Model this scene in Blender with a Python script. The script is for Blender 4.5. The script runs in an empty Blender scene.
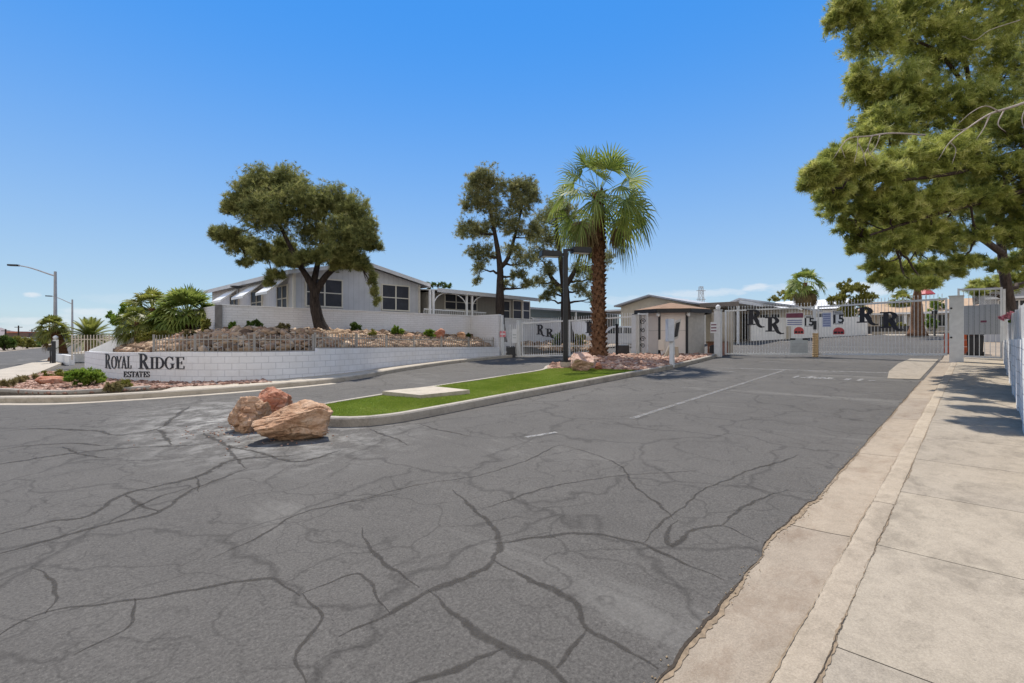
import bpy, bmesh, math, random
import numpy as np
from mathutils import Vector, Matrix
random.seed(7); RNG = np.random.default_rng(11)
SC = bpy.context.scene; COL = SC.collection
PI = math.pi
# ---------------------------------------------------------------- frame
# x runs up the entrance road towards the gates, y to its left, camera over (0,0)
PHI = math.radians(44); FW = (math.cos(PHI), math.sin(PHI)); RT = (math.sin(PHI), -math.cos(PHI))
FOC = 480.0; CX = 512.0; HY = 338.0; CH = 1.6
def H(x):                       # height of the sloping site
    if x < 0: return 0.0
    if x < 26: return .027*x
    if x < 60: return .702 + .05*(x-26)
    return 2.402
def ray(px, py):
    a = (px-CX)/FOC
    return FW[0]+a*RT[0], FW[1]+a*RT[1], (HY-py)/FOC
def at(px, py, dz=0.0):         # site point seen in that direction
    dx, dy, dq = ray(px, py); lo, hi = .5, 400
    for _ in range(60):
        m = (lo+hi)/2
        if CH+dq*m-(H(dx*m)+dz) > 0: lo = m
        else: hi = m
    return Vector((dx*lo, dy*lo, CH+dq*lo))
def atZ(px, py, Z):
    r = ray(px, py); return Vector((r[0]*Z, r[1]*Z, CH+r[2]*Z))
def fwd(x, y): return x*FW[0]+y*FW[1]
def pxof(x, y): return CX+FOC*(x*RT[0]+y*RT[1])/fwd(x, y)
def V(*a): return Vector(a)

# ---------------------------------------------------------------- objects
OFF = {}
def tag(o, label=None, cat=None, group=None, kind=None):
    if label: o['label'] = label
    if cat: o['category'] = cat
    if group: o['group'] = group
    if kind: o['kind'] = kind
    return o
def thing(name, label, cat, loc, group=None):
    o = bpy.data.objects.new(name, None); COL.objects.link(o)
    o.location = loc; o.empty_display_size = .2
    OFF[o] = Vector(loc)
    return tag(o, label, cat, group)
def link_mesh(name, me, mat, parent=None, loc=None):
    o = bpy.data.objects.new(name, me); COL.objects.link(o)
    if mat is not None: me.materials.append(mat)
    if parent is not None:
        o.parent = parent; OFF[o] = OFF[parent]
    elif loc is not None:
        o.location = loc; OFF[o] = Vector(loc)
    else: OFF[o] = Vector((0,0,0))
    return o
def copy_tree(o, loc, label=None, mats=None, rz=None, scale=None):
    def rec(s, par):
        c = s.copy(); COL.objects.link(c)
        if par is not None: c.parent = par
        for ch in s.children: rec(ch, c)
        return c
    r = rec(o, None); r.location = loc; OFF[r] = Vector(loc)
    if rz is not None: r.rotation_euler.z = rz
    if scale is not None: r.scale = (scale,)*3
    if label: r['label'] = label
    return r

class MB:
    def __init__(s): s.v = []; s.f = []; s.uv = None
    def add(s, vs, fs):
        b = len(s.v); s.v += [tuple(v) for v in vs]; s.f += [tuple(b+i for i in f) for f in fs]; return s
    def box(s, x0, x1, y0, y1, z0, z1):
        vs = [(x,y,z) for z in (z0,z1) for y in (y0,y1) for x in (x0,x1)]
        return s.add(vs, [(0,2,3,1),(4,5,7,6),(0,1,5,4),(2,6,7,3),(0,4,6,2),(1,3,7,5)])
    def obox(s, c, a, b, d):    # centre and three half vectors
        c, a, b, d = map(Vector, (c,a,b,d)); vs = []
        for k in (-1,1):
            for j in (-1,1):
                for i in (-1,1): vs.append(c+a*i+b*j+d*k)
        return s.add(vs, [(0,2,3,1),(4,5,7,6),(0,1,5,4),(2,6,7,3),(0,4,6,2),(1,3,7,5)])
    def bar(s, p, q, w, h=None):  # rectangular bar between two points
        p, q = Vector(p), Vector(q); d = q-p; L = d.length
        if L < 1e-6: return s
        d.normalize(); up = Vector((0,0,1)) if abs(d.z) < .95 else Vector((1,0,0))
        a = d.cross(up).normalized(); b = a.cross(d)
        return s.obox((p+q)/2, d*(L/2), a*(w/2), b*((h or w)/2))
    def tube(s, pts, rad, n=8, cap=True):
        pts = [Vector(p) for p in pts]
        if not hasattr(rad, '__len__'): rad = [rad]*len(pts)
        b = len(s.v); prev = None
        for i, p in enumerate(pts):
            d = (pts[min(i+1,len(pts)-1)]-pts[max(i-1,0)]).normalized()
            if prev is None:
                a = d.cross(Vector((0,0,1)) if abs(d.z) < .9 else Vector((1,0,0))).normalized()
            else: a = (prev-d*prev.dot(d)).normalized()
            prev = a; c = d.cross(a)
            for k in range(n):
                t = 2*PI*k/n; s.v.append(tuple(p+(a*math.cos(t)+c*math.sin(t))*rad[i]))
        for i in range(len(pts)-1):
            for k in range(n):
                k2 = (k+1) % n
                s.f.append((b+i*n+k, b+i*n+k2, b+(i+1)*n+k2, b+(i+1)*n+k))
        if cap:
            s.f.append(tuple(b+k for k in range(n))[::-1]); e = b+(len(pts)-1)*n
            s.f.append(tuple(e+k for k in range(n)))
        return s
    def prism(s, poly, z0, z1):   # flat polygon (xy) extruded in z
        n = len(poly); A = sum(poly[i][0]*poly[(i+1)%n][1]-poly[(i+1)%n][0]*poly[i][1] for i in range(n))
        if A < 0: poly = poly[::-1]
        vs = [(p[0],p[1],z0) for p in poly]+[(p[0],p[1],z1) for p in poly]
        fs = [tuple(range(n))[::-1], tuple(range(n,2*n))]+[(i,(i+1)%n,n+(i+1)%n,n+i) for i in range(n)]
        return s.add(vs, fs)
    def lathe(s, prof, c, n=12, sx=1, sy=1):   # prof: (r,z)
        b = len(s.v); c = Vector(c)
        for r, z in prof:
            for k in range(n):
                t = 2*PI*k/n; s.v.append((c.x+r*sx*math.cos(t), c.y+r*sy*math.sin(t), c.z+z))
        for i in range(len(prof)-1):
            for k in range(n):
                k2 = (k+1)%n; s.f.append((b+i*n+k, b+i*n+k2, b+(i+1)*n+k2, b+(i+1)*n+k))
        s.f.append(tuple(b+k for k in range(n))[::-1]); e = b+(len(prof)-1)*n
        s.f.append(tuple(e+k for k in range(n)))
        return s
    def build(s, name, mat, parent=None, loc=None, smooth=False, uv=False, bevel=0):
        me = bpy.data.meshes.new(name)
        off = OFF[parent] if parent is not None else (Vector(loc) if loc is not None else Vector((0,0,0)))
        me.from_pydata([(v[0]-off.x, v[1]-off.y, v[2]-off.z) for v in s.v], [], s.f)
        if uv:
            ul = me.uv_layers.new(name='UVMap')
            for p in me.polygons:
                n = p.normal
                for li in p.loop_indices:
                    w = s.v[me.loops[li].vertex_index]
                    if s.uv is not None: ul.data[li].uv = s.uv[me.loops[li].vertex_index]
                    elif abs(n.z) > .7: ul.data[li].uv = (w[0], w[1]+.13)
                    elif abs(n.x) > abs(n.y): ul.data[li].uv = (w[1], w[2])
                    else: ul.data[li].uv = (w[0], w[2])
        if bevel:
            bm = bmesh.new(); bm.from_mesh(me)
            bmesh.ops.bevel(bm, geom=bm.edges[:], offset=bevel, segments=2, affect='EDGES', clamp_overlap=True)
            bm.to_mesh(me); bm.free()
        me.update()
        if smooth:
            me.polygons.foreach_set('use_smooth', [True]*len(me.polygons))
        return link_mesh(name, me, mat, parent, loc)
def np_mesh(name, verts, faces, mat, parent=None, loc=None, smooth=False, tip=None):
    off = OFF[parent] if parent is not None else (Vector(loc) if loc is not None else Vector((0,0,0)))
    me = bpy.data.meshes.new(name); v = (verts-np.array(off)).astype(np.float32)
    nf, k = faces.shape
    me.vertices.add(len(v)); me.vertices.foreach_set('co', v.ravel())
    me.loops.add(nf*k); me.loops.foreach_set('vertex_index', faces.ravel().astype(np.int32))
    me.polygons.add(nf); me.polygons.foreach_set('loop_start', (np.arange(nf)*k).astype(np.int32))
    me.polygons.foreach_set('loop_total', np.full(nf, k, dtype=np.int32))
    if smooth: me.polygons.foreach_set('use_smooth', np.ones(nf, dtype=bool))
    if tip is not None:
        at_ = me.attributes.new('tip', 'FLOAT', 'POINT'); at_.data.foreach_set('value', tip.astype(np.float32))
    me.update(calc_edges=True); me.validate()
    return link_mesh(name, me, mat, parent, loc)

def sheet(name, outline, dz, mat, kind='structure', thick=0.0):
    """flat sheet on the slope: cut at the slope's kinks so it follows it exactly"""
    bm = bmesh.new(); vs = [bm.verts.new((p[0],p[1],0)) for p in outline]
    f = bm.faces.new(vs); bm.normal_update()
    if f.normal.z < 0: f.normal_flip()
    bmesh.ops.triangulate(bm, faces=bm.faces[:])
    for xk in (0, 26, 60):
        bmesh.ops.bisect_plane(bm, geom=bm.verts[:]+bm.edges[:]+bm.faces[:], plane_co=(xk,0,0), plane_no=(1,0,0))
    for v in bm.verts: v.co.z = H(v.co.x)+dz
    if thick:
        r = bmesh.ops.extrude_face_region(bm, geom=bm.faces[:])
        for g in r['geom']:
            if isinstance(g, bmesh.types.BMVert): g.co.z -= thick
        bmesh.ops.recalc_face_normals(bm, faces=bm.faces[:])
    me = bpy.data.meshes.new(name); bm.to_mesh(me); bm.free()
    o = link_mesh(name, me, mat)
    if kind: o['kind'] = kind
    return o
def catmull(pts, step=.3):
    pts = [Vector((p[0],p[1],0)) for p in pts]; out = []
    P = [pts[0]*2-pts[1]]+pts+[pts[-1]*2-pts[-2]]
    for i in range(1, len(P)-2):
        n = max(2, int((P[i+1]-P[i]).length/step))
        for k in range(n):
            t = k/n
            out.append(.5*((2*P[i])+(P[i+1]-P[i-1])*t+(2*P[i-1]-5*P[i]+4*P[i+1]-P[i+2])*t*t+(3*P[i]-P[i-1]-3*P[i+1]+P[i+2])*t**3))
    out.append(pts[-1]); return out
def offset_path(path, d):        # to the left of the direction of travel
    out = []
    for i, p in enumerate(path):
        t = (path[min(i+1,len(path)-1)]-path[max(i-1,0)]).normalized()
        out.append(Vector((p.x-t.y*d, p.y+t.x*d, 0)))
    return out
def interp(x, xs, ys):
    return float(np.interp(x, xs, ys))

# ---------------------------------------------------------------- materials
def S(r, g, b):                   # display colour 0..255 to linear
    return tuple(((c/255)/12.92 if c/255 <= .04045 else ((c/255+.055)/1.055)**2.4) for c in (r,g,b))
class N:
    def __init__(s, name):
        s.m = bpy.data.materials.new(name); s.m.use_nodes = True; s.t = s.m.node_tree
        s.b = s.t.nodes['Principled BSDF']; s.out = s.t.nodes['Material Output']
    def n(s, typ, **kw):
        nd = s.t.nodes.new(typ)
        for k, v in kw.items():
            if k in nd.inputs: nd.inputs[k].default_value = v
            else: setattr(nd, k, v)
        return nd
    def l(s, a, b): s.t.links.new(a, b)
    def co(s, which='Object'):
        if not hasattr(s, '_tc'): s._tc = s.n('ShaderNodeTexCoord')
        return s._tc.outputs[which]
    def noise(s, scale, detail=4, rough=.55, vec=None, dist=0):
        nd = s.n('ShaderNodeTexNoise'); nd.inputs['Scale'].default_value = scale
        nd.inputs['Detail'].default_value = detail; nd.inputs['Roughness'].default_value = rough
        nd.inputs['Distortion'].default_value = dist
        s.l(vec if vec is not None else s.co(), nd.inputs['Vector']); return nd.outputs['Fac']
    def ramp(s, fac, stops):
        nd = s.n('ShaderNodeValToRGB'); e = nd.color_ramp.elements
        while len(e) < len(stops): e.new(.5)
        for i, (p, c) in enumerate(stops):
            e[i].position = p; e[i].color = tuple(c)+(1,) if len(c) == 3 else c
        s.l(fac, nd.inputs['Fac']); return nd.outputs['Color']
    def mix(s, fac, a, b, blend='MIX'):
        nd = s.n('ShaderNodeMix', data_type='RGBA', blend_type=blend)
        for k, val in ((0,fac),(6,a),(7,b)):
            if isinstance(val, (int,float)): nd.inputs[k].default_value = val
            elif isinstance(val, tuple): nd.inputs[k].default_value = val+(1,) if len(val) == 3 else val
            else: s.l(val, nd.inputs[k])
        return nd.outputs[2]
    def math(s, op, a, b=0.0, c=None):
        nd = s.n('ShaderNodeMath', operation=op)
        for i, val in enumerate((a,b) if c is None else (a,b,c)):
            if isinstance(val, (int,float)): nd.inputs[i].default_value = val
            else: s.l(val, nd.inputs[i])
        return nd.outputs[0]
    def bump(s, h, strength=.3, dist=.02):
        nd = s.n('ShaderNodeBump'); nd.inputs['Strength'].default_value = strength; nd.inputs['Distance'].default_value = dist
        s.l(h, nd.inputs['Height']); s.l(nd.outputs['Normal'], s.b.inputs['Normal'])
    def col(s, c):
        if isinstance(c, tuple): s.b.inputs['Base Color'].default_value = c+(1,)
        else: s.l(c, s.b.inputs['Base Color'])
    def rough(s, r, spec=.3):
        s.b.inputs['Roughness'].default_value = r; s.b.inputs['Specular IOR Level'].default_value = spec
MATS = {}
def plain(name, c, rough=.6, var=.18, scale=3.0, bump=0, metal=0, spec=.3):
    """one colour with soft wear"""
    if name in MATS: return MATS[name]
    m = N(name); a = tuple(x*(1-var) for x in c); b = tuple(min(1,x*(1+var)) for x in c)
    k = m.noise(scale, 6, .65); m.col(m.ramp(k, [(.3,a),(.7,b)])); m.rough(rough, spec); m.b.inputs['Metallic'].default_value = metal
    if bump: m.bump(m.noise(scale*14, 4), bump, .01)
    MATS[name] = m.m; return m.m
def island_mat(name, stops, rough=.8, trans=0.0, noise_scale=None, bump=0, spec=.2, tip=False):
    """colour picked per leaf or per stone"""
    m = N(name); g = m.n('ShaderNodeNewGeometry'); fac = g.outputs['Random Per Island']
    if noise_scale:
        k = m.noise(noise_scale, 3); fac = m.math('ADD', m.math('MULTIPLY', fac, .45), m.math('MULTIPLY_ADD', k, 1.3, -.35))
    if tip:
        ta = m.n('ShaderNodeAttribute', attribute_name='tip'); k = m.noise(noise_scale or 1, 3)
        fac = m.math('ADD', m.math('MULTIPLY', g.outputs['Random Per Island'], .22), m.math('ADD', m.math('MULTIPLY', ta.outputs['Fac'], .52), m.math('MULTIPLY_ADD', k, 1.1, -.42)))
    c = m.ramp(fac, stops); m.col(c); m.rough(rough, spec)
    if bump: m.bump(m.noise(22, 5, .7), bump, .03)
    if trans:
        t = m.n('ShaderNodeBsdfTranslucent'); m.l(c, t.inputs['Color'])
        x = m.n('ShaderNodeMixShader'); x.inputs[0].default_value = trans
        m.l(m.b.outputs[0], x.inputs[1]); m.l(t.outputs[0], x.inputs[2]); m.l(x.outputs[0], m.out.inputs['Surface'])
    MATS[name] = m.m; return m.m
def brick_mat(name, base, mortar, bw=.41, bh=.205, ms=.011, stain=.12, bump=.5):
    m = N(name); uv = m.co('UV'); br = m.n('ShaderNodeTexBrick')
    m.l(uv, br.inputs['Vector']); br.inputs['Scale'].default_value = 1.0
    br.inputs['Brick Width'].default_value = bw; br.inputs['Row Height'].default_value = bh
    br.inputs['Mortar Size'].default_value = ms; br.inputs['Mortar Smooth'].default_value = .35
    br.inputs['Bias'].default_value = 0
    br.inputs['Color1'].default_value = tuple(x*.96 for x in base)+(1,); br.inputs['Color2'].default_value = base+(1,)
    br.inputs['Mortar'].default_value = mortar+(1,)
    k = m.noise(1.3, 6, .7); k2 = m.noise(9, 5, .7)
    c = m.mix(m.math('MULTIPLY', m.ramp(k, [(.4,(0,0,0)),(.75,(1,1,1))]), stain*2), br.outputs['Color'], tuple(x*y for x, y in zip(base,(.72,.68,.62))))
    c = m.mix(stain, c, m.ramp(k2, [(.3,tuple(x*.7 for x in base)),(.7,base)])); m.col(c); m.rough(.75, .25)
    h = m.math('ADD', m.math('MULTIPLY', br.outputs['Fac'], -1.0), m.math('MULTIPLY', k2, .25)); m.bump(h, bump, .008)
    MATS[name] = m.m; return m.m
WHITE_BLOCK = brick_mat('white_painted_block', (.70,.70,.71), (.44,.44,.46), bump=.5, stain=.24)
WHITE_SPLIT = brick_mat('white_split_block', (.70,.69,.69), (.54,.53,.53), .40, .10, .012, bump=.6, stain=.24)
WHITE_BLOCK_LARGE = brick_mat('white_block_right', (.74,.73,.71), (.42,.41,.40), stain=.2)
WHITE_METAL = plain('white_metal', (.62,.62,.61), .45, .1, 5)
WHITE_PAINT = plain('white_paint', (.72,.71,.69), .55, .08, 3)
GREY_METAL = plain('grey_metal', (.33,.33,.34), .45, .15, 4)
BLACK_METAL = plain('black_metal', (.018,.018,.02), .42, .3, 6)
DARK_PLASTIC = plain('dark_plastic', (.03,.03,.032), .5, .25, 6)
LETTER_BLACK = plain('letter_black', (.022,.022,.028), .5, .2, 8)
GLASS_DARK = N('dark_glass'); GLASS_DARK.col((.02,.022,.028)); GLASS_DARK.rough(.12, .6); GLASS_DARK = GLASS_DARK.m
SCREEN_DARK = plain('window_screen', (.035,.036,.045), .5, .3, 2)
WOOD_BROWN = plain('brown_wood', (.18,.10,.055), .7, .25, 6)
# ---------------------------------------------------------------- ground materials
def asphalt_mat():
    m = N('asphalt'); c = m.co()
    big = m.noise(.22, 5, .6); mid = m.noise(1.6, 6, .7); fine = m.noise(55, 3, .8); spk = m.noise(140, 2, .9)
    base = m.ramp(big, [(.3,(.050,.0455,.040)),(.5,(.070,.064,.057)),(.7,(.108,.099,.088))])
    base = m.mix(.30, base, m.ramp(mid, [(.3,(.037,.034,.030)),(.7,(.130,.120,.106))]))
    base = m.mix(.48, base, m.ramp(fine, [(.3,(.026,.023,.0205)),(.72,(.172,.158,.140))]))
    # worn pale aggregate
    base = m.mix(m.ramp(spk, [(.64,(0,0,0)),(.72,(.55,.55,.55))]), base, (.30,.275,.24))
    # pale dusty wear where tyres cut the corner
    mp = m.n('ShaderNodeMapping'); mp.inputs['Scale'].default_value = (.7,.16,1); m.l(c, mp.inputs['Vector'])
    dust = m.noise(1.0, 5, .7, mp.outputs[0], .6)
    base = m.mix(m.ramp(dust, [(.56,(0,0,0)),(.74,(.55,.55,.55))]), base, (.20,.188,.168))
    pm = m.n('ShaderNodeMapping'); pm.inputs['Location'].default_value = (-3.0,-9.6,0); m.l(c, pm.inputs['Vector']); ps = m.n('ShaderNodeMapping'); ps.inputs['Scale'].default_value = (.42,.21,0); m.l(pm.outputs[0], ps.inputs['Vector']); ln = m.n('ShaderNodeVectorMath', operation='LENGTH'); m.l(ps.outputs[0], ln.inputs[0])
    wear = m.math('MULTIPLY', m.ramp(ln.outputs['Value'], [(.25,(1,1,1)),(1.0,(0,0,0))]), m.ramp(m.noise(2.6, 7, .75), [(.45,(0,0,0)),(.62,(.75,.75,.75))]))
    base = m.mix(wear, base, (.34,.325,.295))
    # hairline cracks: warped cell borders
    w = m.n('ShaderNodeTexNoise'); w.inputs['Scale'].default_value = 1.1; w.inputs['Detail'].default_value = 5; m.l(c, w.inputs['Vector'])
    vm = m.n('ShaderNodeVectorMath', operation='MULTIPLY_ADD'); m.l(w.outputs['Color'], vm.inputs[0]); vm.inputs[1].default_value = (1.3,1.3,0); m.l(c, vm.inputs[2])
    for sc, wd, st, gate in ((.55,.026,.50,(.24,.38)), (1.2,.026,.48,(.36,.50)), (3.2,.03,.45,(.44,.56)), (8.0,.045,.35,(.48,.60))):
        vo = m.n('ShaderNodeTexVoronoi', feature='DISTANCE_TO_EDGE', voronoi_dimensions='2D'); vo.inputs['Scale'].default_value = sc
        m.l(vm.outputs[0], vo.inputs['Vector'])
        g = m.noise(.5/ max(.6,sc*.6), 3, .6)
        k = m.math('MULTIPLY', m.ramp(vo.outputs['Distance'], [(0,(1,1,1)),(wd,(0,0,0))]), m.ramp(g, [(gate[0],(0,0,0)),(gate[1],(1,1,1))]))
        base = m.mix(m.math('MULTIPLY', k, st), base, (.026,.023,.020))
    m.col(base); m.rough(.88, .2)
    m.bump(m.math('ADD', m.math('MULTIPLY', fine, .7), m.math('MULTIPLY', spk, .5)), .55, .006)
    return m.m
def concrete_mat(name, a, b, grime=.25, tint=None):
    m = N(name); k = m.noise(.9, 6, .65); k2 = m.noise(7, 6, .75); k3 = m.noise(90, 3, .8)
    c = m.ramp(k, [(.32,a),(.68,b)])
    c = m.mix(grime, c, m.ramp(k2, [(.32,tuple(x*.62 for x in a)),(.6,b)]))
    c = m.mix(.42, c, m.ramp(k3, [(.3,tuple(x*.55 for x in a)),(.75,tuple(min(1,x*1.25) for x in b))]))
    mp = m.n('ShaderNodeMapping'); mp.inputs['Scale'].default_value = (1.0,1.5,1); m.l(m.co(), mp.inputs['Vector'])
    st = m.noise(2.1, 9, .80, mp.outputs[0], .25)
    c = m.mix(m.ramp(st, [(.49,(0,0,0)),(.66,(.75,.75,.75))]), c, tuple(x*.60 for x in a) if tint is None else tint)
    gi = m.n('ShaderNodeNewGeometry'); c = m.mix(1.0, c, m.ramp(gi.outputs['Random Per Island'], [(0,(.86,.86,.87)),(1,(1.0,.99,.97))]), 'MULTIPLY')
    m.col(c); m.rough(.85, .2); m.bump(m.math('ADD', k3, m.math('MULTIPLY', k2, .8)), .5, .006); MATS[name] = m.m
    return m.m
ASPHALT = asphalt_mat()
WALK = concrete_mat('sidewalk_concrete', (.285,.24,.182), (.385,.33,.256), .5)
GUTTER = concrete_mat('gutter_concrete', (.26,.21,.155), (.37,.305,.23), .45, (.20,.145,.10))
KERB_C = concrete_mat('kerb_concrete', (.33,.27,.195), (.44,.365,.275), .5)
KERB_GREY = concrete_mat('grey_kerb_concrete', (.30,.265,.22), (.46,.41,.34), .4)
SLAB_C = concrete_mat('slab_concrete', (.40,.345,.27), (.50,.44,.355), .2)
DIRT = plain('desert_dirt', (.26,.21,.16), .95, .25, .6, .3)
def seal_mat():
    m = N('crack_sealant'); k = m.noise(30, 5, .7); k2 = m.noise(2.2, 4)
    c = m.mix(.5, m.ramp(k, [(.3,(.036,.031,.026)),(.75,(.074,.066,.056))]), m.ramp(k2, [(.3,(.034,.030,.026)),(.7,(.062,.056,.049))]))
    m.col(c); m.rough(.85,.15); m.bump(k, .3, .003)
    a = m.ramp(m.noise(16, 6, .75), [(.30,(.25,.25,.25)),(.60,(.66,.66,.66))]); sf = m.n('ShaderNodeAttribute', attribute_name='soft'); a = m.math('MULTIPLY', a, sf.outputs['Fac']); t = m.n('ShaderNodeBsdfTransparent'); x = m.n('ShaderNodeMixShader'); m.l(a, x.inputs[0]); m.l(t.outputs[0], x.inputs[1]); m.l(m.b.outputs[0], x.inputs[2]); m.l(x.outputs[0], m.out.inputs['Surface']); return m.m
SEAL = seal_mat()
def worn_paint(name, c, lo, hi):
    m = N(name); k = m.noise(9, 6, .75); k2 = m.noise(60, 3, .8)
    m.col(c); m.rough(.8, .2)
    a = m.ramp(m.math('ADD', m.math('MULTIPLY', k, .6), m.math('MULTIPLY', k2, .4)), [(lo,(0,0,0)),(hi,(1,1,1))])
    t = m.n('ShaderNodeBsdfTransparent'); x = m.n('ShaderNodeMixShader'); m.l(a, x.inputs[0])
    m.l(t.outputs[0], x.inputs[1]); m.l(m.b.outputs[0], x.inputs[2]); m.l(x.outputs[0], m.out.inputs['Surface'])
    return m.m
PAINT_WORN = worn_paint('worn_road_paint', (.33,.32,.30), .40, .62)
PAINT_FAINT = worn_paint('faint_road_paint', (.26,.25,.235), .40, .66)

# ---------------------------------------------------------------- ground
R_ = 900
sheet('ground', [(-R_,-R_),(R_,-R_),(R_,R_),(-R_,R_)], -.03, DIRT)
edge = []
x = -4.0
while x <= 47.8:
    if x > 16.9: edge.append((x, 1.02)); x += .9
    else:
        edge.append((x, 1.05+(.010*math.sin(x*2.3)+random.uniform(-.013,.013))*(1 if x < 5 else .35)+(.05 if 3.6 < x < 5.0 else 0))); x += .11
sheet('road', [(-22,-50),(-4,-50)]+edge+[(49,1.02),(49,6.5),(39.3,12.8),(34,14.2),(34,19.4),(3,19.4),(3,55),(3.9,60),(26,200),(18,200),(-1.2,80)], 0, ASPHALT)
# gutter: shallow pan between the asphalt and the kerb
def strip(name, x0, x1, prof, mat, gap, seg, thick=.12):
    m = MB(); x = x0
    while x < x1-.01:
        xe = min(x+seg, x1); xs = [x+gap/2]+[k for k in (0,26) if x+gap < k < xe-gap]+[xe-gap/2]
        for a, b in zip(xs[:-1], xs[1:]):
            vs = []
            for xx in (a, b):
                vs += [(xx, y, H(xx)+z) for y, z in prof]+[(xx, prof[-1][0], H(xx)-thick), (xx, prof[0][0], H(xx)-thick)]
            n = len(prof)+2
            m.add(vs, [tuple(range(n))[::-1], tuple(range(n,2*n))]+[(i,(i+1)%n,n+(i+1)%n,n+i) for i in range(n)])
        x = xe
    o = m.build(name, mat); o['kind'] = 'structure'; 
    bm = bmesh.new(); bm.from_mesh(o.data); bmesh.ops.recalc_face_normals(bm, faces=bm.faces[:]); bm.to_mesh(o.data); bm.free()
    return o
strip('gutter', -4.4, 26.2, [(.66,.012),(.80,.001),(.95,-.004),(1.15,-.006)], GUTTER, .012, 2.9)
strip('kerb', -4.4, 24.2, [(.498,.040),(.52,.042),(.62,.042),(.648,.034),(.662,.014)], KERB_C, .010, 3.2)
strip('sidewalk', -1.6-1.45, 27.4, [(-1.0,.038),(.4965,.038)], WALK, .009, 1.45)
sheet('apron', [(17.2,1.10),(17.0,1.78),(19.5,2.0),(23.2,2.1),(26.4,2.0),(26.4,1.10)], .010, WALK)
# dirt and grit lying along the broken asphalt edge
m = MB(); pts = []
for k in range(260):
    xx = random.uniform(1.4,16.5); yy = 1.05+random.gauss(.0,.022); r = random.uniform(.003,.006)
    m.lathe([(r*.6,0),(r,r*.5),(r*.4,r*1.1)], (xx,yy,H(xx)+.002), 5, random.uniform(.7,1.4), 1)
o = m.build('grit', plain('grit', (.30,.22,.13), .9, .4, 40)); o['kind'] = 'stuff'
# ragged joints, dirt and painted gap shadow along the broken asphalt lip
def ragged(name, ys, x0, x1, w, mat, z, step=.024, jit=.010, far=6.0):
    m = MB(); x = x0; k = 0; y = ys; d = 0
    while x < x1:
        d = d*.86+random.gauss(0,jit); ww = w*max(.12,random.uniform(.3,1.3)+.7*math.sin(x*3.1))*(1 if x < far else .6)
        yy = (ys(x) if callable(ys) else ys)+d
        m.v += [(x,yy-ww,H(x)+z),(x,yy+ww,H(x)+z)]
        if k: m.f.append((2*k-2,2*k-1,2*k+1,2*k))
        k += 1; x += step*random.uniform(.6,1.4)
    o = m.build(name, mat); o['kind'] = 'structure'; return o
CRACK_DARK = plain('crack_shadow', (.045,.034,.024), .95, .4, 30); CRACK_TAN = plain('crack_dirt', (.21,.155,.10), .95, .35, 25)
ragged('walk_joint', .495, -1, 24, .0055, CRACK_TAN, .0415, jit=.0025, far=4); ragged('walk_joint', .497, -1, 7, .0016, CRACK_DARK, .0435, jit=.0025, far=3)
ragged('kerb_joint', .650, -1, 24, .003, CRACK_TAN, .0395, jit=.002)
eo = lambda x: interp(x, [p[0] for p in edge], [p[1] for p in edge])
ragged('edge_dirt', lambda x: eo(x)-.012, 1.0, 16.5, .016, CRACK_TAN, -.001, jit=.003); ragged('edge_gap_shadow', lambda x: eo(x)-.003, 1.0, 16.8, .0062, CRACK_DARK, .003, jit=.0012, far=4)  # real dirt, then a dark strip painting the shadow under the asphalt edge
# street and its far side; kerbed sidewalk along it
o = sheet('street_sidewalk', [(-2.9,18.6),(-1.3,26.8),(-.46,33),(1.67,46.2),(4.0,61),(10.4,101),(12.2,100),(5.6,60),(3.4,46),(2.19,40.3),(.73,28.8),(-.33,22.9),(-.9,19.5)], .13, SLAB_C, thick=.16)

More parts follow.
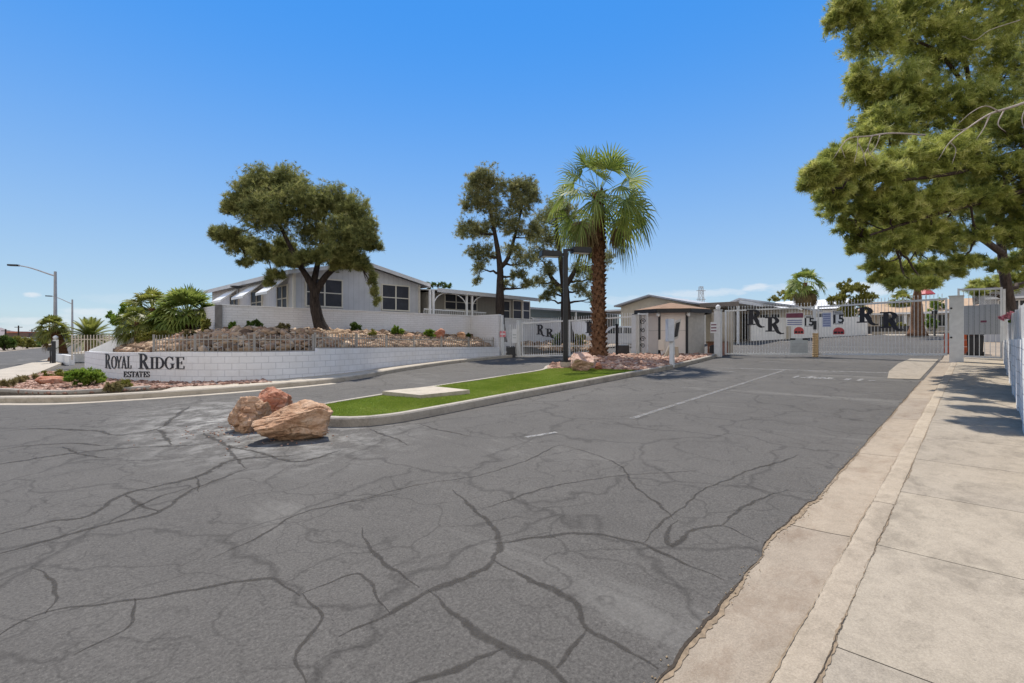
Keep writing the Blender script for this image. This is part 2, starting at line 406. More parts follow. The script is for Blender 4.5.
# ---------------------------------------------------------------- crack sealing lines
def polyline_world(pp): return [at(*p) for p in pp]
LINES = [
 ([(-20,540),(0,534.6),(50,522),(87,516),(124,495),(195,477),(236,460),(300,455)],.075),
 ([(-20,558),(0,553),(41,543),(108,524),(157,512),(199,487),(248,468)],.06),
 ([(-20,467),(0,464),(54,456),(112,449),(174,446),(211,443.5)],.09),
 ([(-20,453),(0,450),(25,446),(75,443.5),(108,446)],.07),
 ([(0,432),(25,429),(54,429),(95,431),(120,435),(157,429),(178,414.5),(190,406)],.08),
 ([(157,429),(166,437),(170,445.5)],.09),
 ([(203,433),(228,445.5),(265,454),(298,462),(340,450)],.08),
 ([(108,524),(150,500),(190,488)],.06), ([(124,495),(157,512)],.07), ([(195,477),(200,492)],.06),
 ([(-20,645),(0,636),(45.6,613),(132.5,599),(232,584),(273,580),(302,595)],.035),
 ([(33,568),(50,582),(58,599),(50,613)],.035), ([(132.5,599),(128,624),(103.5,640),(75,655)],.03),
 ([(207,559),(265,534.6),(298,514),(340,503.5),(400,494)],.04),
 ([(60,447),(100,458),(130,453)],.05),([(228,445),(236,460),(248,468)],.06),
 ([(340,638),(390,613),(427,590.5),(477,574),(495,559.5),(497,537),(477,510),(450,490)],.048),
 ([(495,559.5),(543,586),(572,603),(588.5,630),(622,644),(659,668)],.062),
 ([(588.5,630),(572,652.6),(555,667)],.06),
 ([(427,590.5),(464,619.5),(501.5,646),(539,665),(572,690)],.06),
 ([(501.5,646),(464,665),(423,681.6),(400,690)],.06),
 ([(495,543),(539,537),(588.5,534.6),(642,543),(680,561.5),(723,581)],.05),
 ([(361,528),(381,561.5),(400,575),(419,588)],.03),
 ([(676,520),(668,532),(672,545),(690,532),(723,527),(759,542)],.05),
 ([(723,527),(745,505),(790,490)],.035),([(642,543),(690,500),(730,478),(800,455)],.03),
 ([(300,595),(320,620),(300,650),(310,690)],.03),([(302,595),(361,575),(390,613)],.025),
 ([(414,423),(440,430),(472,437)],.05),([(369,429),(390,437),(410,445.5)],.06),
 ([(560,445),(610,460),(640,490),(676,520)],.03),([(340,503),(420,485),(500,470),(560,445)],.03),
 ([(477,510),(540,490),(600,478),(700,470)],.028),
]
m = MB(); soft = []
for pp, w in LINES:
    w *= .82; path = catmull([(p.x,p.y) for p in polyline_world(pp)], .035); n = len(path); b = len(m.v)
    s1, s2, s3 = (random.uniform(0,9) for _ in range(3))
    for i, p in enumerate(path):
        t = (path[min(i+1,n-1)]-path[max(i-1,0)]); t.normalize(); q = Vector((-t.y,t.x,0))
        wob = .016*math.sin(i*.21+s1)+.007*math.sin(i*.83+s2)
        ta = min(1, i/14+.2, (n-1-i)/14+.2)*(.95+.25*math.sin(i*.06+s2))
        wl = w*.5*ta*(1+.18*math.sin(i*.37+s3)+random.uniform(-.45,.45)); wr = w*.5*ta*(1+.18*math.sin(i*.29+s1)+random.uniform(-.45,.45))
        for a, e_ in ((p+q*(wob+wl*1.35),0),(p+q*(wob+wl*.65),1),(p+q*(wob-wr*.65),1),(p+q*(wob-wr*1.35),0)): m.v.append((a.x,a.y,H(a.x)+.002)); soft.append(e_)
        if i:
            for c_ in range(3): m.f.append((b+4*i-4+c_,b+4*i-3+c_,b+4*i+1+c_,b+4*i+c_))
o = m.build('crack_sealant', SEAL); sa_ = o.data.attributes.new('soft','FLOAT','POINT'); sa_.data.foreach_set('value', np.array(soft, dtype=np.float32)); o['kind'] = 'structure'
# painted lines
def paint_line(pts, w, mat, name='road_marking', dz=.008):
    p, q = Vector(pts[0]), Vector(pts[1]); t = (q-p).normalized(); k = Vector((-t.y,t.x))*w/2; mm = MB()
    for a, b in ((p,q),):
        mm.add([(v.x,v.y,H(v.x)+dz) for v in (a+k,a-k,b-k,b+k)], [(0,1,2,3)])
    o = mm.build(name, mat); o['kind'] = 'structure'; return o
paint_line([(7.4,4.28),(18.8,4.72)], .11, PAINT_FAINT)
paint_line([(5.2,4.74),(5.75,4.60)], .09, PAINT_WORN)
paint_line([(18.85,1.95),(18.1,7.0)], .14, PAINT_WORN)
mm = MB()                       # what is left of the lettering on the road
def road_stroke(x0,y0,x1,y1,w=.10):
    p, q = Vector((x0,y0)), Vector((x1,y1)); t = (q-p).normalized(); k = Vector((-t.y,t.x))*w/2
    mm.add([(v.x,v.y,H(v.x)+.008) for v in (p+k,p-k,q-k,q+k)], [(0,1,2,3)])
yy = 3.85
for g in 'I/NNC LI-':
    if g == 'I': road_stroke(15.9,yy,16.55,yy)
    if g == '/': road_stroke(15.9,yy+.05,16.55,yy-.12)
    if g == 'N':
        road_stroke(15.9,yy+.08,16.5,yy+.08); road_stroke(16.5,yy+.08,15.9,yy-.12); road_stroke(15.9,yy-.12,16.5,yy-.12)
    if g == 'C': road_stroke(16.0,yy+.06,16.4,yy+.06); road_stroke(16.0,yy+.05,16.0,yy-.1)
    if g == 'L': road_stroke(15.95,yy+.05,16.45,yy+.05,.12)
    if g == '-': road_stroke(16.2,yy+.08,16.2,yy-.1,.12)
    yy -= .235 if g != ' ' else .15
o = mm.build('road_marking', PAINT_WORN); o['kind'] = 'structure'
paint_line([(16.4,6.6),(16.9,6.3)], .1, PAINT_WORN); paint_line([(16.5,6.2),(16.9,5.9)], .1, PAINT_WORN)

# ---------------------------------------------------------------- stones
def ico(sub=1):
    bm = bmesh.new(); bmesh.ops.create_icosphere(bm, subdivisions=sub, radius=1)
    v = np.array([x.co[:] for x in bm.verts]); f = np.array([[w.index for w in p.verts] for p in bm.faces]); bm.free(); return v, f
ICO1 = ico(1); ICO2 = ico(2)
def rot_mats(n):
    q = RNG.normal(size=(n,4)); q /= np.linalg.norm(q,axis=1)[:,None]; w,x,y,z = q.T
    return np.stack([np.stack([1-2*(y*y+z*z),2*(x*y-z*w),2*(x*z+y*w)],-1),np.stack([2*(x*y+z*w),1-2*(x*x+z*z),2*(y*z-x*w)],-1),np.stack([2*(x*z-y*w),2*(y*z+x*w),1-2*(x*x+y*y)],-1)],1)
def stones(name, P, size, mat, tpl, kind='stuff', flat=.62, jit=.16):
    n = len(P); v, f = tpl; k = len(v)
    sc = size[:,None,None]*np.stack([RNG.uniform(.75,1.35,n),RNG.uniform(.75,1.2,n),RNG.uniform(flat*.8,flat*1.3,n)],-1)[:,None,:]
    W = v[None]*(1+RNG.normal(0,jit,(n,k,1)))*sc
    # chisel: clip against two random planes for flat broken faces
    for _ in range(2):
        d = RNG.normal(size=(n,3)); d /= np.linalg.norm(d,axis=1)[:,None]; lim = size*RNG.uniform(.45,.75,n)
        pr = np.einsum('nki,ni->nk', W, d); ex = np.maximum(0, pr-lim[:,None]); W = W-ex[...,None]*d[:,None,:]
    t = RNG.normal(size=n)*.35; a = RNG.uniform(0,2*PI,n)
    Rz = np.zeros((n,3,3)); Rz[:,0,0]=np.cos(a); Rz[:,0,1]=-np.sin(a); Rz[:,1,0]=np.sin(a); Rz[:,1,1]=np.cos(a); Rz[:,2,2]=1
    Rx = np.zeros((n,3,3)); Rx[:,0,0]=1; Rx[:,1,1]=np.cos(t); Rx[:,1,2]=-np.sin(t); Rx[:,2,1]=np.sin(t); Rx[:,2,2]=np.cos(t)
    W = np.einsum('nij,nkj->nki', Rz@Rx, W)+P[:,None,:]
    Fc = (f[None]+(np.arange(n)*k)[:,None,None]).reshape(-1,3)
    o = np_mesh(name, W.reshape(-1,3), Fc, mat); o['kind'] = kind; return o
RUBBLE = island_mat('rubble_stone', [(0,(.11,.07,.045)),(.3,(.25,.165,.10)),(.55,(.37,.26,.165)),(.75,(.30,.18,.115)),(1,(.52,.41,.29))], .9, bump=.5)
RED_STONE = island_mat('red_gravel_stone', [(0,(.16,.085,.06)),(.4,(.29,.165,.115)),(.7,(.37,.225,.165)),(1,(.46,.34,.27))], .9, bump=.4)
def in_poly(P, poly):
    x, y = P[:,0], P[:,1]; c = np.zeros(len(P), bool); n = len(poly)
    for i in range(n):
        (x1,y1),(x2,y2) = poly[i][:2], poly[(i+1)%n][:2]
        hit = ((y1>y) != (y2>y)) & (x < (x2-x1)*(y-y1)/((y2-y1) or 1e-9)+x1); c ^= hit
    return c
def scatter(poly, n):
    a = np.array([p[:2] for p in poly]); lo, hi = a.min(0), a.max(0); out = np.zeros((0,2))
    while len(out) < n:
        q = RNG.uniform(lo, hi, (n*2,2)); out = np.vstack([out, q[in_poly(q, poly)]])
    return out[:n]
Hn = np.vectorize(H)
def boulder(name, label, c, r, mat, seed, rz=0, tilt=0, sub=5, cuts=9, sink=.25):
    """a broken block of rock: ball cut by random planes, split by a crack, roughened"""
    from mathutils import noise
    rr = random.Random(seed); bm = bmesh.new(); bmesh.ops.create_icosphere(bm, subdivisions=sub, radius=1)
    pl = []
    for k in range(cuts):
        d = Vector((rr.gauss(0,1),rr.gauss(0,1),rr.gauss(0,.8))).normalized(); pl.append((d, rr.uniform(.55,.86)))
    for v in bm.verts:
        p = v.co.copy()
        for d, l in pl:
            e = p.dot(d)-l
            if e > 0: p -= d*e*.92
        q = p*2.2+Vector((seed,0,0))
        p += p.normalized()*(.10*noise.noise(q)+.055*noise.noise(q*2.7)+.028*noise.noise(q*6)+.014*noise.noise(q*14))
        rd = abs(noise.noise(q*.9+Vector((5,3,1))))
        if rd < .06: p -= p.normalized()*.09*(1-rd/.06)
        v.co = Vector((p.x*r[0], p.y*r[1], p.z*r[2]))
    M = Matrix.Rotation(rz,4,'Z')@Matrix.Rotation(tilt,4,'X')
    bmesh.ops.transform(bm, matrix=M, verts=bm.verts)
    zmin = min(v.co.z for v in bm.verts)
    for v in bm.verts: v.co.z -= zmin+sink*r[2]
    me = bpy.data.meshes.new(name); bm.to_mesh(me); bm.free()
    for p in me.polygons: p.use_smooth = True
    o = link_mesh(name, me, mat, None, c); tag(o, label, 'boulder'); return o
def rock_mat(name, stops):
    m = N(name); k = m.noise(3.2, 8, .68, None, .8); k2 = m.noise(16, 6, .75); mp = m.n('ShaderNodeMapping')
    mp.inputs['Scale'].default_value = (1.2,1.2,5); mp.inputs['Rotation'].default_value = (.4,.3,0); m.l(m.co(), mp.inputs['Vector'])
    k3 = m.noise(2.2, 6, .65, mp.outputs[0], .7)
    c = m.ramp(m.math('ADD', m.math('MULTIPLY', k, .55), m.math('MULTIPLY', k3, .45)), stops)
    c = m.mix(m.ramp(k2, [(.30,(.6,.6,.6)),(.46,(0,0,0))]), c, tuple(x*.45 for x in stops[1][1])); m.col(c); m.rough(.9,.2)
    m.bump(m.math('ADD', m.math('MULTIPLY', k2, .9), k3), 1.0, .05); return m.m
TAN_ROCK = rock_mat('tan_sandstone', [(.34,(.26,.13,.07)),(.46,(.48,.28,.165)),(.56,(.58,.38,.245)),(.68,(.66,.51,.37))])
RED_ROCK = rock_mat('red_sandstone', [(.34,(.22,.08,.045)),(.46,(.42,.17,.10)),(.56,(.50,.26,.17)),(.68,(.58,.42,.32))])
PINK_ROCK = rock_mat('pink_sandstone', [(.34,(.32,.17,.12)),(.46,(.50,.31,.23)),(.56,(.58,.40,.31)),(.68,(.64,.50,.42))])
RZ = PHI-PI/2
bl = at(282,444); boulder('boulder', 'large tan sandstone boulder at the front tip of the island', (bl.x+FW[0]*.36,bl.y+FW[1]*.36,bl.z), (.66,.42,.35), TAN_ROCK, 4.0, RZ+.14, .1, 6, 13, .2)
bl = at(237,434); boulder('boulder', 'pale tan sandstone boulder behind and left of the largest boulder', (bl.x+FW[0]*.35,bl.y+FW[1]*.35,bl.z), (.36,.42,.33), TAN_ROCK, 11.0, RZ+.1, .0, 6, 12, .22)
bl = at(264,424); boulder('boulder', 'reddish sandstone boulder tucked behind the two tan ones', (bl.x+FW[0]*.35,bl.y+FW[1]*.35,bl.z), (.42,.34,.36), RED_ROCK, 17.0, RZ, .1, 6, 12, .15)
Q = np.concatenate([RNG.normal((3.1,7.9),(.55,.55),(150,2)),RNG.normal((2.6,8.9),(.5,.4),(120,2))]); Q = Q[Q[:,0] < 3.55]
stones('grit', np.stack([Q[:,0],Q[:,1],Hn(Q[:,0])+.004],-1), RNG.uniform(.006,.02,len(Q)), RED_STONE, ICO1)
bl = at(582,376); boulder('boulder', 'pinkish sandstone boulder beside the black lamp post base', (bl.x+.35,bl.y+.30,bl.z+.1), (.58,.48,.40), PINK_ROCK, 21.0, .9, .1)
bl = at(600,374); boulder('boulder', 'small reddish rock right of the pinkish boulder', (bl.x+.2,bl.y+.2,bl.z+.1), (.2,.18,.16), RED_ROCK, 23.0, .9, .1, 4)

# ---------------------------------------------------------------- island
ISL = [(24.6,9.35),(21.8,8.75),(16.4,8.02),(12.0,7.74),(8.0,7.48),(5.6,7.28),(4.5,7.26),(3.9,7.55),(3.55,8.25),(3.6,8.9),(4.2,9.5),(5.85,9.90),(8.0,10.25),(10.8,10.62),(12.8,10.98),(14.2,11.9),(16.0,12.7),(19.0,13.8),(21.8,13.4)]
isl = catmull(ISL+[ISL[0]], .25)[:-1]
def ring(name, outer, inner, z0, z1, mat):
    m = MB(); n = len(outer)
    for p, q in zip(outer, inner):
        m.v += [(p.x,p.y,H(p.x)+z0),(p.x,p.y,H(p.x)+z1-.025),(p.x*.85+q.x*.15,p.y*.85+q.y*.15,H(p.x)+z1),(q.x,q.y,H(q.x)+z1),(q.x,q.y,H(q.x)+z0)]
    for i in range(n):
        j = (i+1)%n
        for a in range(5): m.f.append((i*5+a, j*5+a, j*5+(a+1)%5, i*5+(a+1)%5))
    o = m.build(name, mat); o['kind'] = 'structure'
    bm = bmesh.new(); bm.from_mesh(o.data); bmesh.ops.recalc_face_normals(bm, faces=bm.faces[:]); bm.to_mesh(o.data); bm.free(); return o
def ring_offset(path, d):
    n = len(path); out = []
    for i in range(n):
        t = (path[(i+1)%n]-path[i-1]).normalized(); out.append(Vector((path[i].x-t.y*d, path[i].y+t.x*d, 0)))
    return out
area = sum(isl[i].x*isl[(i+1)%len(isl)].y-isl[(i+1)%len(isl)].x*isl[i].y for i in range(len(isl)))
inn = ring_offset(isl, .15 if area > 0 else -.15)
ring('island_kerb', isl, inn, -.02, .155, KERB_GREY)
def gmat():
    m = N('turf'); k = m.noise(1.2, 4); k2 = m.noise(40, 4)
    c = m.mix(.5, m.ramp(k, [(.3,(.14,.20,.026)),(.7,(.195,.255,.044))]), m.ramp(k2, [(.3,(.09,.15,.015)),(.7,(.22,.29,.05))]))
    c = m.mix(m.ramp(m.noise(2.4, 6, .7), [(.52,(0,0,0)),(.68,(.55,.55,.55))]), c, (.22,.215,.075)); m.col(c); m.rough(.9,.15); m.bump(k2, .6, .02); return m.m
TURF = gmat()
fill = ring_offset(isl, .148 if area > 0 else -.148)
o = sheet('island_soil', [(p.x,p.y) for p in fill], .105, DIRT)
split = [(14.6,7.0),(14.4,9.2),(14.2,10.2),(13.2,11.0),(13.0,13.4)]
grass_poly = [(p.x,p.y) for p in fill if p.x < 14.4]
# turf: soft mat with short blades
P = scatter(grass_poly, 150000)
lim = np.interp(P[:,1], [s[1] for s in split], [s[0] for s in split])+.12*np.sin(P[:,1]*5); P = P[P[:,0] < lim]
slab_q = [at(382,392.2,.2),at(420.5,396.2,.2),at(470,391,.2),at(432.5,387,.2)]
P = P[~in_poly(P, [(q.x,q.y) for q in slab_q])]
n = len(P); a = RNG.uniform(0,2*PI,n); h = RNG.uniform(.018,.042,n)*(1+.35*np.sin(P[:,0]*2.1+np.sin(P[:,1]*1.7)*2)); w = .006
b0 = np.stack([P[:,0],P[:,1],Hn(P[:,0])+.128],-1); sd = np.stack([np.cos(a),np.sin(a),0*a],-1)*w
tip = b0+np.stack([RNG.normal(0,.014,n),RNG.normal(0,.014,n),h],-1)
vv = np.stack([b0-sd,b0+sd,tip],1).reshape(-1,3); ff = np.arange(3*n).reshape(-1,3)
GRASS = island_mat('grass_blade', [(0,(.12,.18,.02)),(.5,(.20,.265,.038)),(.8,(.27,.305,.065)),(1,(.34,.33,.12))], .85, .35, 1.0)
g = np_mesh('grass', vv, ff, GRASS); g['kind'] = 'stuff'
sp = [p for p in fill if p.x < interp(p.y, [s[1] for s in split], [s[0] for s in split])]
ia = [i for i, p in enumerate(fill) if p.x < interp(p.y, [s[1] for s in split], [s[0] for s in split])]
o = sheet('turf', [(p.x,p.y) for p in sp], .128, TURF); o['kind'] = 'stuff'
# red rock mulch on the rest of the island
rp = [(p.x,p.y) for p in fill]
P = scatter(rp, 5200); lim = np.interp(P[:,1], [s[1] for s in split], [s[0] for s in split]); P = P[P[:,0] > lim-.05]
sz = RNG.uniform(.05,.12,len(P))*np.where(RNG.random(len(P))<.12,1.6,1)
mound = .16*np.exp(-((P[:,0]-18.2)**2+(P[:,1]-11.8)**2)/6)
stones('red_rock_mulch', np.stack([P[:,0],P[:,1],Hn(P[:,0])+.12+mound],-1), sz, RED_STONE, ICO1)
m = MB(); c4 = [Vector((q.x,q.y,0)) for q in slab_q]
m.prism([(q.x,q.y) for q in c4], 0, .1)
for i, v in enumerate(m.v): m.v[i] = (v[0],v[1],H(v[0])+.13+v[2]*.95)
tag(m.build('concrete_slab', SLAB_C, loc=(7.4,9.4,.3), bevel=.005), 'flat pale concrete slab lying on the island turf', 'slab')
# ---------------------------------------------------------------- entry kerb and the sign wall
KL = catmull([(-3.2,19.0),(-1.6,17.9),(-.26,17.2),(.9,15.95),(2.0,15.35),(3.3,14.9),(4.7,14.62),(6.6,14.5),(8.4,15.1),(10.75,16.35),(14.2,17.7),(17.6,18.35),(19.4,18.5)], .25)
KLi = offset_path(KL, .32)
def ribbon(name, a, b, z0, z1, mat, kind='structure'):
    m = MB(); n = len(a)
    for p, q in zip(a, b):
        h = H(p.x); m.v += [(p.x,p.y,h+z0),(p.x+.0*(q.x-p.x),p.y,h+z1-.03),(p.x*.9+q.x*.1,p.y*.9+q.y*.1,h+z1),(q.x,q.y,h+z1),(q.x,q.y,h+z0)]
    for i in range(n-1):
        for k in range(5): m.f.append((i*5+k,(i+1)*5+k,(i+1)*5+(k+1)%5,i*5+(k+1)%5))
    m.f += [(0,1,2,3,4),tuple((n-1)*5+k for k in range(5))]
    o = m.build(name, mat); o['kind'] = kind
    bm = bmesh.new(); bm.from_mesh(o.data); bmesh.ops.recalc_face_normals(bm, faces=bm.faces[:]); bm.to_mesh(o.data); bm.free(); return o
ribbon('entry_kerb', KL, KLi, -.02, .15, SLAB_C)
# pale gutter lip at the corner
KG = [p for p in KL if p.x < 7]; ribbon('corner_gutter', offset_path(KG, -.35), offset_path(KG, .01), -.05, .008, SLAB_C)
# kerb of the planted corner bed
BK = catmull([(-2.4,20.6),(-1.0,19.9),(-.29,19.3),(.2,18.3),(.8,17.2),(1.7,16.75),(2.6,16.45)], .2)
ribbon('bed_kerb', BK, offset_path(BK, .18), .0, .20, KERB_GREY)
WP = catmull([(2.0,26.5),(2.05,24.3),(2.2,22),(2.65,19.9),(3.55,17.75),(4.9,16.35),(6.7,16.0),(8.6,16.4),(11,17.45),(13.5,18.25),(16.3,18.62),(18.45,18.78)], .2)
BED = [(p.x,p.y) for p in BK]+[(3.2,16.2),(4.6,15.4),(6.2,15.0),(8.3,15.5),(9.0,16.5),(6.7,15.95),(4.9,16.35),(3.6,17.8),(2.7,20),(2.2,22.5),(2.3,27),(.9,28.4),(-.2,23.2),(-1.4,21.2)]
sheet('corner_bed', BED, .12, DIRT, thick=.15)
P = scatter(BED, 3600); keep = (P[:,0] < 5.4); P = P[keep]
stones('red_rock_mulch', np.stack([P[:,0],P[:,1],Hn(P[:,0])+.13],-1), RNG.uniform(.035,.085,len(P)), RED_STONE, ICO1)
pale = scatter([(p.x,p.y) for p in KLi if p.x > 1.6]+[(p.x,p.y) for p in WP[::-1] if p.x > 2.2], 10)
o = sheet('entry_walk', [(p.x,p.y) for p in KLi if 2.6 < p.x]+[(p.x,p.y) for p in WP[::-1] if p.y < 17.4 or p.x > 6], .13, SLAB_C)
boulder('boulder', 'flat reddish rock in the gravel of the street corner bed', tuple(at(55,384,.12)), (.5,.36,.17), RED_ROCK, 31, .4, .1, 4)
# arc length along the wall
WS = [0]
for p, q in zip(WP[:-1], WP[1:]): WS.append(WS[-1]+(q-p).length)
WPX = [pxof(p.x,p.y) for p in WP]
def wall_at(u):
    u = max(0, min(WS[-1]-1e-4, u)); i = max(0, int(np.searchsorted(WS, u))-1); t = (u-WS[i])/(WS[i+1]-WS[i])
    p = WP[i].lerp(WP[i+1], t); d = (WP[i+1]-WP[i]).normalized(); return p, d
def u_of_px(px): return float(np.interp(px, WPX, WS))
# top of wall read from the picture, as real heights
def zat(px, py): p, _ = wall_at(u_of_px(px)); return CH+(HY-py)/FOC*fwd(p.x,p.y)
U_STEP = u_of_px(318)
def wall_top(u):
    if u < U_STEP: return interp(u, [0,u_of_px(75),u_of_px(190),U_STEP], [zat(80,351.5),zat(80,351.5),zat(190,352.2),zat(317,351.3)])
    return interp(u, [U_STEP,u_of_px(420),WS[-1]], [zat(319,348.3),zat(420,347.7),zat(494,347.3)])
def path_wall(name, path, ss, top, bot, th, mat, parent):
    """block wall along a curve, brick courses laid along its length"""
    m = MB(); m.uv = []; n = len(path); back = offset_path(path, th)
    for i, (p, q) in enumerate(zip(path, back)):
        zt, zb = top(ss[i]), bot(p); u = ss[i]
        for w, z, v in ((p,zb,zb),(p,zt,zt),(p,zt,zt),(q,zt,zt+th),(q,zt,zt),(q,zb,zb)):
            m.v.append((w.x,w.y,z)); m.uv.append((u, v))
    for i in range(n-1):
        a, b = i*6, (i+1)*6
        for k in (0,2,4): m.f.append((a+k,b+k,b+k+1,a+k+1))
    m.f += [(0,1,3,5), ((n-1)*6+5,(n-1)*6+3,(n-1)*6+1,(n-1)*6)]
    return m.build(name, mat, parent, uv=True)
# resample so the step is crisp
us = sorted(set([*np.linspace(0, WS[-1], 150), U_STEP-.004, U_STEP+.004]))
pth = [wall_at(u)[0] for u in us]
sign = thing('sign_wall', 'long low curved white block wall lettered with the estate name', 'wall', (6.7,16.0,.2))
path_wall('wall', pth, us, wall_top, lambda p: H(p.x)-.1, .2, WHITE_BLOCK, sign)
# ---- serif letters
def glyph(ch):
    """strokes as polygons in a box one unit high; returns polygons, advance"""
    P = []
    def ln(x0,y0,x1,y1,w):
        dx, dy = x1-x0, y1-y0; L = math.hypot(dx,dy) or 1; a, b = -dy/L*w/2, dx/L*w/2
        P.append([(x0+a,y0+b),(x0-a,y0-b),(x1-a,y1-b),(x1+a,y1+b)])
    def rc(x0,x1,y0,y1): P.append([(x0,y0),(x1,y0),(x1,y1),(x0,y1)])
    def arc(cx,cy,rx,ry,a0,a1,thin,thick,n=18):
        pr = None
        for i in range(n+1):
            t = math.radians(a0+(a1-a0)*i/n); w = thin+(thick-thin)*abs(math.cos(t))**1.4
            c, s_ = math.cos(t), math.sin(t)
            o = (cx+rx*c, cy+ry*s_); q = (cx+(rx-w)*c, cy+(ry-min(w,thin+.02+.5*w*abs(c)))*s_)
            if pr: P.append([pr[1],pr[0],o,q])
            pr = (o,q)
    sf = .05
    if ch == 'R':
        rc(.10,.26,0,1); rc(0,.36,0,sf); rc(0,.30,1-sf,1); arc(.30,.745,.34,.255,90,-90,.055,.16); rc(.24,.32,.945,1); rc(.24,.32,.49,.54)
        ln(.36,.52,.66,.02,.17); rc(.56,.82,0,sf); adv = .86
    elif ch == 'RR':       # gate monogram, leg sweeping out
        rc(.08,.32,0,1); rc(-.06,.46,0,.08); rc(-.08,.34,.92,1); arc(.32,.74,.40,.27,90,-90,.09,.24); rc(.24,.36,.91,1); rc(.24,.36,.47,.56)
        ln(.38,.55,.58,.16,.25); arc(.86,.22,.42,.42,190,265,.13,.24,10); ln(.80,-.14,.98,-.12,.07); adv = 1.0
    elif ch == 'O': arc(.40,.5,.40,.52,0,360,.05,.16,32); adv = .84
    elif ch == 'Y': ln(.10,.97,.38,.45,.15); ln(.72,.97,.42,.45,.07); rc(.31,.47,0,.5); rc(0,.26,1-sf,1); rc(.58,.86,1-sf,1); rc(.22,.56,0,sf); adv = .82
    elif ch == 'A': ln(.10,.0,.38,.99,.06); ln(.38,.99,.68,.0,.16); rc(.20,.54,.30,.35); rc(-.02,.24,0,sf); rc(.54,.84,0,sf); adv = .82
    elif ch == 'L': rc(.10,.26,0,1); rc(0,.36,1-sf,1); rc(0,.60,0,sf); rc(.54,.60,0,.26); adv = .64
    elif ch == 'I': rc(.10,.26,0,1); rc(0,.36,1-sf,1); rc(0,.36,0,sf); adv = .42
    elif ch == 'D': rc(.10,.26,0,1); rc(0,.34,0,sf); rc(0,.34,1-sf,1); arc(.30,.5,.48,.5,90,-90,.055,.16); adv = .84
    elif ch == 'G': arc(.42,.5,.42,.52,50,330,.05,.16,26); rc(.60,.76,.08,.42); rc(.50,.84,.40,.45); rc(.68,.73,.70,.98); adv = .88
    elif ch == 'E': rc(.10,.26,0,1); rc(0,.64,0,sf); rc(0,.62,1-sf,1); rc(.57,.62,.76,1); rc(.59,.64,0,.26); rc(.26,.48,.49,.54); rc(.44,.48,.38,.65); adv = .70
    elif ch == 'S': arc(.32,.74,.28,.26,40,270,.055,.15,14); arc(.32,.26,.30,.27,90,-140,.055,.15,14); rc(.50,.55,.70,.98); rc(.04,.09,.02,.30); adv = .66
    elif ch == 'T': rc(.28,.44,0,1); rc(0,.72,1-sf,1); rc(0,.05,.74,1); rc(.67,.72,.74,1); rc(.18,.54,0,sf); adv = .76
    else: adv = .4
    return P, adv
def solid_polys(m, polys, mp, th):
    """each outline becomes a thin plate; mp(u,v,d) places it, d is depth off the wall"""
    for k, pl in enumerate(polys):
        e = .0004*(k % 5); n = len(pl)
        vs = [mp(u,v,0) for u, v in pl]+[mp(u,v,th+e) for u, v in pl]
        m.add(vs, [tuple(range(n))[::-1], tuple(range(n,2*n))]+[(i,(i+1)%n,n+(i+1)%n,n+i) for i in range(n)])
def wall_letter(ch, pxa, pxb, ytop, ybot, bold=0):
    pl, adv = glyph(ch); us_ = [u for p in pl for u, _ in p]; lo, hi = min(us_), max(us_)
    ua, ub = u_of_px(pxa), u_of_px(pxb); pm, _ = wall_at((ua+ub)/2); d = fwd(pm.x,pm.y)
    zb, zt = CH+(HY-ybot)/FOC*d, CH+(HY-ytop)/FOC*d; m = MB()
    def mp(u, v, dep):
        p, t = wall_at(ua+(ub-ua)*(u-lo)/(hi-lo)); nn = Vector((t.y,-t.x,0)); q = p+nn*(dep+.002)
        return (q.x,q.y,zb+(zt-zb)*v)
    solid_polys(m, pl, mp, .018); m.build('letter', LETTER_BLACK, sign)
for ch, a, b, yt, yb in [('R',105.4,111.4,353.8,368.4),('O',111.6,117.2,356.2,368.4),('Y',116.8,122.2,356.2,368.4),('A',121.6,127.2,356.2,368.4),('L',127.4,131.6,356.2,368.4),
        ('R',139,150,353.6,369.0),('I',150.3,154.6,357,368.9),('D',155.2,164.4,357,368.9),('G',165,174.6,356.8,369),('E',175.6,184.6,357,368.9),
        ('E',124,127.4,371.4,377),('S',128,131.4,371.4,377),('T',131.6,135.6,371.4,377),('A',135.6,139.6,371.4,377),('T',139.4,143.2,371.4,377),('E',143.8,146.8,371.4,377),('S',147.2,150,371.4,377)]:
    wall_letter(ch, a, b, yt, yb)
# ---------------------------------------------------------------- rubble slope behind the sign wall
def dist_to_path(x, y):
    d = (np.array([[p.x,p.y] for p in WP[::2]])[None]-np.stack([x,y],-1)[:,None]); d = np.hypot(d[...,0],d[...,1]); i = d.argmin(1)
    return d.min(1), np.array(WS)[::2][i]
def slope_z(x, y):
    d, u = dist_to_path(x, y); t = np.array([wall_top(k) for k in u])
    top = np.interp(x, [2,4,6,12,19], [1.45,1.75,1.86,1.85,1.75]); k = np.clip((d-.15)/2.6, 0, 1)
    return t-.10+(top-t+.10)*k
SLOPE = [(p.x,p.y) for p in offset_path(WP, .21) if p.y < 21.8]+[(18.6,21.4),(5.5,21.4),(5.5,29.5),(3.6,27.5),(2.9,25),(2.45,22)]
xs = np.arange(2.0,18.8,.25); ys = np.arange(15.9,33,.25); gx, gy = np.meshgrid(xs, ys); gp = np.stack([gx.ravel(),gy.ravel()],-1)
ok = in_poly(gp, SLOPE).reshape(gx.shape); gz = slope_z(gp[:,0],gp[:,1]).reshape(gx.shape)
m = MB(); idx = {}; WPin = offset_path(WP, .11)
